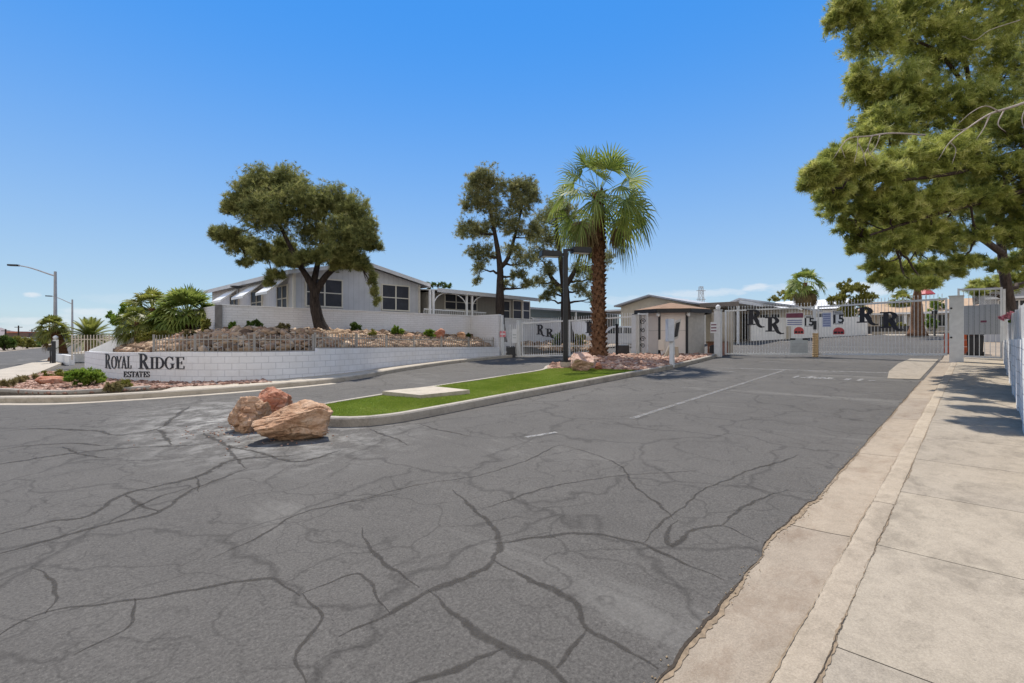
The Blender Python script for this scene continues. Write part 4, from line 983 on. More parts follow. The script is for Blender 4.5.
def fan_palm(name, label, base, h, r0, r1, nleaf, petiole, R_, dead=8, mat=FROND, group=None, skirt=True, lo=-.75, nseg=24, lean=(0,0), scales=True, droop=.2, dk=.3, top_el=84, seg_w=.5, jit=.2, seed=None, rollmax=.75, bendk=1.1):
    if seed is not None: random.seed(seed)
    base = Vector(base); r = thing(name, label, 'palm tree', tuple(base), group); top = base+Vector((lean[0],lean[1],h))
    m = MB(); pts = []; rs = []
    for i in range(22):
        t = i/21; pts.append(base+Vector((lean[0]*t*t,lean[1]*t*t,h*t))); rs.append((r0+(r1-r0)*min(1,t*1.15))*(1+.45*max(0,.07-t)/.07)*(1+.035*math.sin(i*2.4)))
    m.tube([pts[0]-Vector((0,0,.25))]+pts, [rs[0]*1.1]+rs, 14)
    if scales:
        ns = int(h*34)
        for k in range(ns):
            t = k/ns; a = k*2.399; p = base+Vector((lean[0]*t*t,lean[1]*t*t,h*t)); rr = float(np.interp(t, np.linspace(0,1,22), rs))
            o = Vector((math.cos(a),math.sin(a),0)); tg = Vector((-o.y,o.x,0)); c = p+o*rr*.92; ln_ = random.uniform(.14,.28)*(1 if r0 > .2 else .7); ww = .075*(r0/.25)
            m.add([c-tg*ww,c+tg*ww,c+o*.03+tg*ww*.45+Vector((0,0,ln_)),c+o*(.06+ln_*.42)+Vector((0,0,ln_*.9)),c+o*.03-tg*ww*.45+Vector((0,0,ln_))], [(0,1,2),(0,2,3),(0,3,4),(1,2,3),(4,3,0)])
    m.build('trunk', BARK_PALM, r)
    live = dict(v=[],f=[],pf=[]); old = dict(v=[],f=[],pf=[])
    for k in range(nleaf):
        a = k*2.399+random.uniform(-.25,.25); t = k/(nleaf-1); el = math.asin(math.sin(math.radians(top_el))*(1-t)+math.sin(lo)*t)+random.uniform(-jit,jit)
        d = Vector((math.cos(a)*math.cos(el),math.sin(a)*math.cos(el),math.sin(el)))
        fan_leaf(live, top+Vector((0,0,-.25*t))+d*.08, d, petiole*random.uniform(.85,1.1)*(.75+.35*t), R_*random.uniform(.85,1.1), nseg, droop+dk*t, .22, 1.6+.2*t, seg_w, max(0,t-.06)*bendk*random.uniform(.5,1.2), rollmax)
    leaves_mesh('crown', live, mat, r)
    for k in range(dead):
        a = random.uniform(0,2*PI); el = random.uniform(-1.35,-.95); d = Vector((math.cos(a)*math.cos(el),math.sin(a)*math.cos(el),math.sin(el)))
        fan_leaf(old, top+Vector((0,0,-.45-random.random()*.35))+Vector((math.cos(a),math.sin(a),0))*r1, d, petiole*.6, R_*.8, 14, .5, .2, 1.2)
    if dead: leaves_mesh('dead_fronds', old, FROND_DEAD, r)
    return r
pb = V(18.1,12.1,0); pb.z = H(pb.x)+.2
fan_palm('fan_palm', 'tall fan palm with shaggy brown trunk on the rock covered island', pb, 7.35, .29, .21, 40, 1.55, 1.3, 5, nseg=20, lo=-.82, seg_w=.28, droop=.10, dk=.40, top_el=86, jit=.26, seed=8, rollmax=1.0, bendk=1.5)
# small fan palms and others on the left bank
b = slope_pt(187, y=24.2); fan_palm('fan_palm', 'bushy fan palm with several trunks left of the garden wall corner', b, .80, .26, .22, 90, .85, .70, 3, FROND, lo=-.35, nseg=14, scales=False, droop=.10)
b = slope_pt(152, y=27); fan_palm('fan_palm', 'mid height fan palm between the green tree and the bushy palm', b, 1.30, .16, .14, 46, .65, .6, 4, FROND_OLIVE, lo=-.5, nseg=16, scales=False)
b = slope_pt(137, y=24.6); fan_palm('fan_palm', 'short olive fan palm on a thin trunk beside the white pier', b, .95, .10, .09, 40, .45, .42, 3, FROND_OLIVE, lo=-.6, nseg=16, scales=False)
b = at(60,358); b = V(2.65,44.5,.05); b = atZ(60.5,357.5,30.5); fan_palm('fan_palm', 'fan palm with thick dark trunk in the white planter by the street', (b.x,b.y,b.z), 1.9, .40, .24, 36, .50, .55, 3, FROND_OLIVE, lo=-.12, nseg=16, scales=False, lean=(-.35,.3))
b = atZ(805,332,46); fan_palm('fan_palm', 'far fan palm with a brown skirt beyond the right gate', (b.x,b.y,2.0), 4.9, .26, .2, 28, 1.05, .95, 50, FROND, lo=-.35, nseg=14, scales=False)
# feather palm
def date_palm(label, base, h, n, L):
    base = Vector(base); r = thing('date_palm', label, 'palm tree', tuple(base)); m = MB(); m.tube([base+V(0,0,-.4),base+V(0,0,h)], [.30,.26], 12); m.build('trunk', BARK_PALM, r); top = base+V(0,0,h)
    o = MB()
    for k in range(n):
        a = k*2.399; t = k/(n-1); el = math.radians(80)*(1-t)-.35*t; d = Vector((math.cos(a)*math.cos(el),math.sin(a)*math.cos(el),math.sin(el))); s_ = Vector((-math.sin(a),math.cos(a),0)); pts = []
        for i in range(10):
            q = i/9; pts.append(top+d*L*q+V(0,0,-1)*L*.42*(q**2)*(1-.5*abs(d.z)))
        o.tube(pts, list(np.linspace(.03,.006,10)), 4)
        for i in range(1, 40):
            q = i/40; f = q*9; i0 = min(8,int(f)); p = pts[i0].lerp(pts[i0+1], f-i0); ax = (pts[i0+1]-pts[i0]).normalized(); ll = L*.22*math.sin(PI*min(1,.12+q*.9))+.04
            for sg in (-1,1):
                tip = p+(s_*sg*.8+ax*.55+V(0,0,.22)).normalized()*ll; o.add([p-ax*.022,p+ax*.022,tip],[(0,1,2)])
    o.build('crown', FROND_OLIVE, r)
b = atZ(90,348,31); date_palm('feathery date palm behind the cream slat fence', (b.x,b.y,b.z-.3), 1.0, 46, 1.75)

# ---- broadleaf trees, shrubs
def shrub(name, label, c, r3, n, mat, per=6, length=.09, width=.03, cat='shrub', stem=True, group=None, up=.4, clump=.22, spread=.9):
    c = Vector(c); r = thing(name, label, cat, tuple(c), group); P, D, K = lobe_tufts(c+V(0,0,r3[2]*.95), r3, n, clump, up, -.9)
    P[:,2] = np.maximum(P[:,2], c.z+.02); v = needle_tufts(P, D, per, length, width, spread); np_mesh('foliage', v, np.arange(len(v)).reshape(-1,3), mat, r)
    m = MB()
    for k in range(7):
        q = K[random.randrange(len(K))]; pts, rs = limb(c+V(random.uniform(-.04,.04),random.uniform(-.04,.04),-.1), q, .016, .005, -.05, 5, .1); m.tube(pts, rs, 5)
    m.build('stems', BARK_DARK, r); return r
def leafy_tree(label, base, h, lobes, mat, tr=.14, per=7, length=.20, width=.05, name='leafy_tree', bark=BARK_DARK, group=None):
    return pine(name, label, base, [Vector(base),Vector(base)+V(.05,0,h*.35),Vector(base)+V(0,.05,h*.7),Vector(base)+V(.05,.05,h*.9)], tr, lobes, mat, per, length, width, 1.0, bark, 3, .25, group, .9)
Z = 30; b = atZ(120,342,Z); leafy_tree('fresh green leafy tree at the far left end of the rubble bank', (b.x,b.y,1.0), 1.9, [plobe(118,322,Z,9,9,150),plobe(112,317,Z,6,6,60),plobe(127,312,Z,8,7,100),plobe(122,332,Z,9,7,90),plobe(132,318,Z,8,8,90)], LEAF_FRESH, .10, 7, .18, .045)
Z = 45; b = atZ(850,332,Z); leafy_tree('round olive tree right of the far fan palm beyond the gate', (b.x,b.y,2.0), 3.2, [plobe(850,290,Z,16,9,240),plobe(838,300,Z,12,9,150),plobe(864,300,Z,14,10,180),plobe(852,310,Z,18,10,200),plobe(846,320,Z,12,7,80)], LEAF_YELLOW, .16, 8, .28, .06)
Z = 60; b = atZ(782,310,Z); leafy_tree('pale olive tree top behind the far white roof', (b.x,b.y,2.3), 3.2, [plobe(785,296,Z,12,6,160),plobe(775,300,Z,8,4,80),plobe(796,297,Z,8,6,80),plobe(786,305,Z,12,4,70)], LEAF_YELLOW, .15, 8, .3, .05)
Z = 44; b = atZ(936,330,Z); leafy_tree('bright young tree beside the tan roofed house at the road end', (b.x,b.y,2.0), 2.2, [plobe(938,304,Z,8,7,120),plobe(932,312,Z,7,6,80),plobe(944,312,Z,6,6,60)], LEAF_FRESH, .09, 7, .2, .05)
b = slope_pt(157, y=23.0); shrub('hedge', 'rounded golden hedge at the left end of the rubble', (b.x,b.y,b.z), (.58,.42,.24), 460, LEAF_YELLOW, 7, .07, .022, 'hedge')
b = slope_pt(166, y=25.5); shrub('shrub', 'dark shrub under the bushy fan palm', (b.x,b.y,b.z), (.85,.6,.34), 420, LEAF_DARK, 7, .10, .03)
b = slope_pt(206, y=21.6); shrub('shrub', 'yellow green leafy shrub left of the garden wall corner post', (b.x,b.y,b.z), (.30,.28,.24), 120, LEAF_YELLOW, 7, .11, .035)
b = slope_pt(256, y=20.6); shrub('shrub', 'dark green shrub against the garden wall left of the big tree', (b.x,b.y,b.z-.05), (.36,.32,.26), 200, LEAF_DARK, 7, .10, .035)
b = slope_pt(355, y=20.6); shrub('shrub', 'dark green shrub at the wall right of the leaning trunk', (b.x,b.y,b.z-.02), (.27,.25,.27), 150, LEAF_DARK, 7, .10, .035)
b = slope_pt(397, y=20.5); shrub('shrub', 'bright green shrub below the right hand house windows', (b.x,b.y,b.z-.02), (.36,.3,.26), 220, LEAF_FRESH, 7, .10, .03)
b = slope_pt(430, y=20.4); shrub('shrub', 'bright green shrub beside the reddish boulder on the rubble', (b.x,b.y,b.z-.02), (.37,.3,.28), 230, LEAF_FRESH, 7, .10, .03)
for px, py, r3, n, mat, lab in [(66,382,(.50,.40,.20),300,LEAF_YELLOW,'low yellow green bush in the street corner bed nearest the white planter'),(83,387,(.48,.42,.28),380,LEAF_FRESH,'fullest green bush of the street corner bed'),(96,385,(.36,.34,.25),220,LEAF_FRESH,'smaller green bush touching the left end of the lettered wall'),
                                (112,391,(.33,.24,.11),170,LEAF_DRY,'low dry bush below the estate name'),(125,389.5,(.20,.2,.14),110,LEAF_YELLOW,'small round bush under the word Estates')]:
    b = at(px,py,.12); shrub('bush', lab, tuple(b), r3, n, mat, 8, .10, .022, 'bush')
for px, py, lab in [(8,388,'leftmost dry tuft at the tip of the street corner bed'),(16,384,'dry tuft by the street sidewalk behind the leftmost one'),(29,381,'dry tuft close to the flat reddish rock')]:
    b = at(px,py,.12); shrub('dry_plant', lab, tuple(b), (.24,.22,.12), 90, LEAF_DRY, 9, .12, .012, 'plant', True, None, .9)

for px, y, mt, lab in ((556,19.6,LEAF_DARK,'dark shrub on the rock bank behind the entry gate'),(578,18.8,LEAF_YELLOW,'yellow green tuft behind the entry gate near the palm trunk')):
    b = pty(px, y); shrub('shrub', lab, (b.x,b.y,H(b.x)+.25), (.55,.5,.5), 170, mt, 7, .14, .045)

for px, y, mt, r3, lab in ((232,20.8,LEAF_FRESH,(.22,.2,.18),'small green plant left of the dark shrub on the rubble'),(284,19.3,LEAF_DRY,(.28,.25,.16),'dry tuft on the shaded rubble left of the leaning trunk'),(372,19.6,LEAF_YELLOW,(.24,.22,.16),'small yellow green plant right of the leaning trunk'),(468,20.7,LEAF_DARK,(.26,.24,.18),'small dark plant near the right end of the rubble'),(190,20.5,LEAF_DRY,(.30,.26,.2),'dry tuft on the rubble above the letters')):
    b = slope_pt(px, y=y); shrub('shrub', lab, (b.x,b.y,b.z), r3, 110, mt, 7, .10, .028)
# ---------------------------------------------------------------- buildings
def ptx(px, x): dx, dy, _ = ray(px, 338); k = x/dx; return Vector((x, dy*k, 0))
def zpx_x(px, py, x): dx, dy, _ = ray(px, 338); return CH+(HY-py)/FOC*(x/dx)
def siding_mat(name, c, pitch=.30, axis=0, dark=.62):
    m = N(name); sx = m.n('ShaderNodeSeparateXYZ'); m.l(m.co(), sx.inputs[0]); f = m.math('FRACT', m.math('DIVIDE', sx.outputs[axis], pitch))
    k = m.noise(1.4, 5, .65); base = m.ramp(k, [(.3,tuple(x*.9 for x in c)),(.7,tuple(min(1,x*1.07) for x in c))])
    g = m.ramp(f, [(.0,(1,1,1)),(.05,(0,0,0)),(.95,(0,0,0)),(1,(1,1,1))]); m.col(m.mix(m.math('MULTIPLY', g, .8), base, tuple(x*dark for x in c))); m.rough(.7,.2)
    m.bump(m.math('MULTIPLY', g, -1), .5, .01); return m.m
def shingle_mat(name, a, b):
    m = N(name); k = m.noise(26, 4, .8); k2 = m.noise(2, 5, .6); m.col(m.mix(.55, m.ramp(k2, [(.3,a),(.7,b)]), m.ramp(k, [(.3,tuple(x*.7 for x in a)),(.7,b)]))); m.rough(.9,.15); m.bump(k, .5, .02); return m.m
GREY_SIDING = siding_mat('grey_vertical_siding', (.50,.50,.515)); GREY_SIDE = siding_mat('grey_side_siding', (.46,.46,.48), .3, 1)
TAUPE_SIDING = siding_mat('taupe_siding', (.30,.28,.245), .28); CREAM_WALL = plain('cream_stucco', (.50,.44,.35), .85, .1, 2, .15); BLUE_GREY = siding_mat('blue_grey_siding', (.20,.25,.27), .2, 2)
ROOF_GREY = shingle_mat('grey_roof', (.30,.31,.33), (.44,.45,.47)); ROOF_WHITE = plain('white_metal_roof', (.66,.65,.64), .6, .08, 2); ROOF_TAN = shingle_mat('tan_tile_roof', (.34,.22,.13), (.52,.38,.26)); ROOF_BROWN = shingle_mat('brown_shingle_roof', (.20,.12,.075), (.34,.215,.14))
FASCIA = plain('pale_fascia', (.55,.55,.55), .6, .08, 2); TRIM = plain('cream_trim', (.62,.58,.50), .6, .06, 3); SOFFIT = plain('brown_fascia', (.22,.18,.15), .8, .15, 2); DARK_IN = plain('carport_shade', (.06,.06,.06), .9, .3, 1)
def window_y(root, x0, x1, z0, z1, y, cols=2, rows=2, frame=TRIM, t=.07, pane=SCREEN_DARK):
    """window in a wall facing -y"""
    m = MB(); d0, d1 = y-.06, y+.02
    m.box(x0-t,x1+t,d0,d1,z1,z1+t); m.box(x0-t,x1+t,d0-.02,d1,z0-t,z0); m.box(x0-t,x0,d0,d1,z0,z1); m.box(x1,x1+t,d0,d1,z0,z1)
    for c in range(1,cols): xx = x0+(x1-x0)*c/cols; m.box(xx-t/2,xx+t/2,d0+.004,d1,z0,z1)
    for c in range(cols):
        a = x0+(x1-x0)*c/cols+(t/2 if c else 0); b = x0+(x1-x0)*(c+1)/cols-(t/2 if c < cols-1 else 0)
        for k in range(1,rows): zz = z0+(z1-z0)*k/rows; m.box(a,b,d0+.012,d1,zz-.025,zz+.025)
    w = m.build('window', frame, root); m = MB(); m.box(x0+.001,x1-.001,y-.025,y-.012,z0+.001,z1-.001); m.build('pane', pane, w); return w
def window_x(root, y0, y1, z0, z1, x, cols=2, rows=1, frame=TRIM, t=.07, pane=SCREEN_DARK):
    """window in a wall facing -x"""
    m = MB(); d0, d1 = x-.06, x+.02
    m.box(d0,d1,y0-t,y1+t,z1,z1+t); m.box(d0-.02,d1,y0-t,y1+t,z0-t,z0); m.box(d0,d1,y0-t,y0,z0,z1); m.box(d0,d1,y1,y1+t,z0,z1)
    for c in range(1,cols): yy = y0+(y1-y0)*c/cols; m.box(d0+.004,d1,yy-t/2,yy+t/2,z0,z1)
    for c in range(cols):
        a = y0+(y1-y0)*c/cols+(t/2 if c else 0); b = y0+(y1-y0)*(c+1)/cols-(t/2 if c < cols-1 else 0)
        for k in range(1,rows): zz = z0+(z1-z0)*k/rows; m.box(d0+.012,d1,a,b,zz-.025,zz+.025)
    w = m.build('window', frame, root); m = MB(); m.box(x-.025,x-.012,y0+.001,y1-.001,z0+.001,z1-.001); m.build('pane', pane, w); return w
def gable(m, x0, x1, y0, y1, zb, ze, zp, along='y'):
    """walls with gable ends; ridge runs along y or x"""
    if along == 'y':
        xm = (x0+x1)/2; pr = [(x0,zb),(x1,zb),(x1,ze),(xm,zp),(x0,ze)]
        vs = [(x,y0,z) for x, z in pr]+[(x,y1,z) for x, z in pr]
    else:
        ym = (y0+y1)/2; pr = [(y1,zb),(y0,zb),(y0,ze),(ym,zp),(y1,ze)]
        vs = [(x0,y,z) for y, z in pr]+[(x1,y,z) for y, z in pr]
    m.add(vs, [(0,1,2,3,4),(9,8,7,6,5)]+[((i+1)%5,i,5+i,5+(i+1)%5) for i in range(5)])
def gable_roof(m, x0, x1, y0, y1, ze, zp, t=.14, along='y'):
    if along == 'y':
        xm = (x0+x1)/2; pr = [(x0,ze),(xm,zp),(x1,ze),(x1,ze+t),(xm,zp+t),(x0,ze+t)]
        vs = [(x,y0,z) for x, z in pr]+[(x,y1,z) for x, z in pr]
    else:
        ym = (y0+y1)/2; pr = [(y1,ze),(ym,zp),(y0,ze),(y0,ze+t),(ym,zp+t),(y1,ze+t)]
        vs = [(x0,y,z) for y, z in pr]+[(x1,y,z) for y, z in pr]
    m.add(vs, [(0,1,4,5),(1,2,3,4),(11,10,7,6),(10,9,8,7)]+[((i+1)%6,i,6+i,6+(i+1)%6) for i in range(6)])
# ---- first house: grey double wide with gable to the road and awnings on its side
hA = thing('house', 'grey gabled house with three white awnings above the white garden wall', 'house', (12.9,28,1.7))
X0, X1, Y0, Y1 = 9.24, 16.45, 23.4, 37.0
m = MB(); gable(m, X0,X1,Y0,Y1,1.2,4.72,5.46); m.build('wall', GREY_SIDING, hA)
m = MB(); gable_roof(m, X0-.40,X1+.40,Y0-.45,Y1+.3,4.70,5.52,.05); m.build('roof', ROOF_GREY, hA)
m = MB()                           # fascia boards along gable and eaves
xm = (X0+X1)/2
for a, b in (((X0-.42,4.70),(xm,5.52)),((xm,5.52),(X1+.42,4.70))):
    m.add([(a[0],Y0-.50,a[1]-.12),(b[0],Y0-.50,b[1]-.12),(b[0],Y0-.50,b[1]+.075),(a[0],Y0-.50,a[1]+.075),(a[0],Y0-.452,a[1]-.12),(b[0],Y0-.452,b[1]-.12),(b[0],Y0-.452,b[1]+.075),(a[0],Y0-.452,a[1]+.075)], [(0,1,2,3),(7,6,5,4),(0,4,5,1),(3,2,6,7),(0,3,7,4),(1,5,6,2)])
m.box(X0-.45,X0-.402,Y0-.45,Y1+.3,4.56,4.77); m.box(X1+.402,X1+.45,Y0-.45,Y1+.3,4.56,4.77); m.build('fascia', FASCIA, hA)
m = MB(); m.box(X0-.03,X0+.09,Y0-.03,Y0-.002,1.6,4.7); m.build('corner_trim', TRIM, hA); m = MB(); m.box(X1-.09,X1+.03,Y0-.03,Y0-.002,1.6,4.7); m.build('corner_trim', TRIM, hA); m = MB(); m.box(X0-.03,X0-.002,Y0-.002,Y0+.09,1.6,4.7); m.build('corner_trim', TRIM, hA)
def face_win(px0, px1, py0, py1, y, cols, rows, root, **k):
    a, b = pty(px0,y), pty(px1,y); pm = (px0+px1)/2; return window_y(root, a.x, b.x, zpx(pm,py1,y), zpx(pm,py0,y), y, cols, rows, **k)
face_win(306.5,341.3,279.6,306,Y0,2,2,hA); face_win(382.2,408.2,286,309.8,Y0,2,2,hA)
m = MB(); m.box(X0-.012,X0-.004,Y0+.1,Y1,1.5,4.7); m.build('side_wall', GREY_SIDE, hA)
for y0, y1 in ((23.95,25.5),(27.4,29.3),(31.3,33.1)):
    window_x(hA, y0+.15, y1-.15, 2.95, 4.15, X0-.012, 2, 2)
    m = MB(); zt, zb_, xo = 4.58, 3.80, 1.02; e = .02
    m.add([(X0-.02,y0,zt),(X0-.02,y1,zt),(X0-xo,y1,zb_),(X0-xo,y0,zb_),(X0-.02,y0,zt-.025),(X0-.02,y1,zt-.025),(X0-xo,y1,zb_-.12),(X0-xo,y0,zb_-.12)], [(0,3,2,1),(4,5,6,7),(0,4,7,3),(1,2,6,5),(2,3,7,6),(0,1,5,4)])
    m.build('awning', WHITE_PAINT, hA)
m = MB(); m.box(11.2,11.5,30,30.3,5.1,5.65); m.build('chimney', GREY_METAL, hA)
dsh = thing('satellite_dish', 'black satellite dish on a pole beside the house awnings', 'satellite dish', (8.15,28.4,1.9)); m = MB()
c = atZ(237,286.5,26.5); m.tube([V(c.x+.05,c.y+.1,1.8),V(c.x+.05,c.y+.1,c.z)], .03, 6); m.build('pole', GREY_METAL, dsh); m = MB(); m.lathe([(.02,-.12),(.20,-.08),(.34,.0),(.345,.015),(.2,-.06),(.02,-.10)], c, 20, 1, 1); m.build('dish', DARK_PLASTIC, dsh)
m = MB(); m.bar(c+V(.05,0,-.1), c+V(.42,-.1,.05), .03); m.build('arm', DARK_PLASTIC, dsh)
# ---- second house: long and low with an arched porch
hB = thing('house', 'taupe low house with arched white porch posts behind the garden wall', 'house', (21,26,1.6))
m = MB(); m.box(16.9,25.1,23.3,33,1.0,4.32); m.build('wall', TAUPE_SIDING, hB)
m = MB(); vs = [(16.6,21.9,4.36),(25.5,21.9,4.30),(25.5,27.5,4.72),(16.6,27.5,4.80),(16.6,33.2,4.4),(25.5,33.2,4.35)]; m.add(vs+[(a,b,c_-.05) for a,b,c_ in vs], [(0,1,2,3),(3,2,5,4),(7,6,9,8),(8,9,10,11),(0,6,7,1),(1,7,8,2),(2,8,11,5),(5,11,10,4),(4,10,9,3),(3,9,6,0)]); m.build('roof', ROOF_WHITE, hB)
m = MB(); m.add([(16.6,21.85,4.20),(25.5,21.85,4.14),(25.5,21.85,4.37),(16.6,21.85,4.43),(16.6,21.898,4.20),(25.5,21.898,4.14),(25.5,21.898,4.37),(16.6,21.898,4.43)], [(0,1,2,3),(7,6,5,4),(0,4,5,1),(3,2,6,7),(0,3,7,4),(1,5,6,2)]); m.build('fascia', FASCIA, hB)
face_win(445,476,295.5,309.5,23.3,3,2,hB); face_win(502,509,301.5,320,23.3,1,2,hB); face_win(513,529,301.5,319.5,23.3,2,2,hB)
for px in (430,433.4,466.6,472):
    p = pty(px,22.0); m = MB(); m.box(p.x-.05,p.x+.05,21.95,22.05,1.9,4.3); m.build('post', WHITE_PAINT, hB)
for p0, p1 in ((433.4,447),(466.6,452),(472,485)):
    a, b = pty(p0,22.0), pty(p1,22.0); m = MB(); pts = [V(a.x+(b.x-a.x)*(1-math.cos(t*PI/2)),22.0,3.35+.85*math.sin(t*PI/2)) for t in np.linspace(0,1,9)]; m.tube(pts, .03, 6); m.build('arch', WHITE_PAINT, hB)
m = MB(); a, b = pty(424,22.1), pty(486,22.1); m.bar((a.x,22.1,3.22),(b.x,22.1,3.18),.05,.06); m.bar((a.x,22.1,2.75),(b.x,22.1,2.7),.04)
x = a.x
while x < b.x: m.box(x-.012,x+.012,22.09,22.11,2.75,3.2); x += .14
m.build('railing', WHITE_PAINT, hB)
m = MB(); m.box(25.08,25.2,23.2,23.36,1,4.3); m.build('corner_trim', TRIM, hB)
# tree tops showing over its roof
leafy_tree('dark tree whose top just shows over the low porch roof', (27.6,35.5,1.2), 3.4, [plobe(428,286,44,7,4,60),plobe(438,285,44,6,4,50),plobe(447,286,44,5,3,40)], LEAF_DARK, .12, 7, .25, .05)
# ---- third house with white awning and carport
hC = thing('house', 'blue grey house with a white awning seen through the left gate', 'house', (35,30,1.2))
m = MB(); m.box(29.5,43,26.5,34,.8,4.0); m.build('wall', BLUE_GREY, hC)
m = MB(); m.add([(29,25.3,4.05),(43.5,25.3,4.05),(43.5,30,4.5),(29,30,4.5),(29,34.3,4.1),(43.5,34.3,4.1),(29,25.3,3.9),(43.5,25.3,3.9),(43.5,30,4.3),(29,30,4.3),(29,34.3,3.95),(43.5,34.3,3.95)], [(0,1,2,3),(3,2,5,4),(7,6,9,8),(8,9,10,11),(0,6,7,1),(1,7,8,2),(2,8,11,5),(5,11,10,4),(4,10,9,3),(3,9,6,0)]); m.build('roof', ROOF_GREY, hC)
m = MB(); m.add([(29.6,26.45,3.35),(33.2,26.45,3.35),(33.2,25.2,2.85),(29.6,25.2,2.85),(29.6,26.45,3.30),(33.2,26.45,3.30),(33.2,25.2,2.65),(29.6,25.2,2.65)], [(0,3,2,1),(4,5,6,7),(0,4,7,3),(1,2,6,5),(2,3,7,6),(0,1,5,4)]); m.build('awning', WHITE_PAINT, hC)
window_y(hC, 30.2,32.6,1.8,2.9,26.5,2,1)
for x in (34.5,38,41.5): m = MB(); m.box(x-.06,x+.06,25.4,25.52,.9,3.9); m.build('post', WHITE_PAINT, hC)
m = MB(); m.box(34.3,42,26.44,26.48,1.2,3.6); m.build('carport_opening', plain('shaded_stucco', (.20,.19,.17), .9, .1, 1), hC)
# ---- gabled house behind the guard shack and its carport
hD = thing('house', 'cream gabled house standing behind the guard shack', 'house', (38,18,1.3))
m = MB(); gable(m, 34,46,15.2,20.6,.8,4.12,4.78,'x'); m.build('wall', CREAM_WALL, hD)
m = MB(); gable_roof(m, 33.5,46.3,14.85,20.95,4.10,4.80,.12,'x'); m.build('roof', ROOF_GREY, hD)
m = MB(); m.box(35.5,46,12.0,14.8,4.05,4.2); m.build('carport_roof', ROOF_WHITE, hD); m = MB(); m.box(35.44,35.497,12.0,14.8,3.88,4.18); m.build('fascia', SOFFIT, hD)
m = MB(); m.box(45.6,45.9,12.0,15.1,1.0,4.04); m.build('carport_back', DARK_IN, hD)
for y in (12.15,14.5): m = MB(); m.box(35.6,35.72,y-.06,y+.06,1.0,4.04); m.build('post', WHITE_PAINT, hD)
window_x(hD, 18.4,19.6,2.2,3.5,34.0,2,2)
m = MB(); m.box(36,46,20.961,25.0,3.92,4.06); m.build('side_roof', ROOF_WHITE, hD)
m = MB(); m.box(36.1,36.2,24.7,24.85,1.1,3.92); m.build('post', WHITE_PAINT, hD)
# ---- gabled porch house and the white wall along the inner road
hG = thing('house', 'house with a low pointed porch roof behind the left exit gate leaf', 'house', (43,12,1.6))
m = MB(); m.box(42.2,50,10.5,14.3,1.2,4.0); m.build('wall', CREAM_WALL, hG)
m = MB(); pr = [(14.6,4.42),(13.8,4.72),(9.9,3.95)]; vs = [(x,y,z+k) for x in (40.8,50.5) for k in (0,.14) for y, z in pr]
m.add(vs, [(0,1,4,3),(1,2,5,4),(9,10,7,6),(10,11,8,7),(3,4,10,9),(4,5,11,10),(1,0,6,7),(2,1,7,8),(0,3,9,6),(5,2,8,11)]); m.build('roof', ROOF_GREY, hG)
m = MB(); m.add([(41,14.4,4.3),(41,13.8,4.7),(41,10.0,3.95),(41.05,14.4,4.3),(41.05,13.8,4.7),(41.05,10.0,3.95)], [(0,2,1),(3,4,5)]); m.build('gable_board', FASCIA, hG)
for y in (14.3,): m = MB(); m.box(40.95,41.2,y-.12,y+.12,1.3,4.35); m.build('column', WHITE_PAINT, hG)
window_x(hG, 11.2,12.6,2.0,3.5,42.2,2,1,pane=GLASS_DARK); m = MB(); m.box(42.15,42.19,12.9,14.0,1.5,3.6); m.build('door', DARK_IN, hG)
ww = thing('white_wall', 'white wall along the inner road beyond the exit gate', 'wall', (44,9.7,1.5))
a, b = V(39.4,12.5,0), V(49.6,6.6,0); d_ = (b-a).normalized(); k_ = V(-d_.y,d_.x,0)*.1; m = MB(); n_ = 8
for i in range(n_):
    p, q = a.lerp(b,i/n_), a.lerp(b,(i+1)/n_); e = .003*(i%2)
    m.add([(v.x,v.y,z) for z in (H(p.x)-.2,3.15+.022*(p.x-39.4)) for v in (p-k_*(1+e),p+k_*(1+e))]+[(v.x,v.y,z) for z in (H(q.x)-.2,3.15+.022*(q.x-39.4)) for v in (q-k_*(1+e),q+k_*(1+e))], [(0,4,6,2),(1,3,7,5),(2,6,7,3)]+([(0,2,3,1)] if i == 0 else [])+([(4,5,7,6)] if i == n_-1 else []))
m.build('wall', WHITE_PAINT, ww)
hH = thing('house', 'far house with a white roof below the far fan palm', 'house', (60,12,2.4))
a, b = ptx(768,60), ptx(836,60); m = MB(); gable(m, 60,70,b.y-.5,a.y,2.0,4.6,5.4,'y'); m.build('wall', WHITE_PAINT, hH); zr = zpx_x(800,301,60)
m = MB(); m.add([(59.5,b.y-.6,4.7),(59.5,a.y+.3,4.7),(64,a.y+.3,zr+.3),(64,b.y-.6,zr+.3),(70.5,a.y+.3,4.6),(70.5,b.y-.6,4.6)], [(0,3,2,1),(3,5,4,2),(0,1,4,5),(0,5,3),(1,2,4)]); m.build('roof', ROOF_WHITE, hH)
window_x(hH, b.y+1,b.y+2.5,3,4.2,60,2,1)
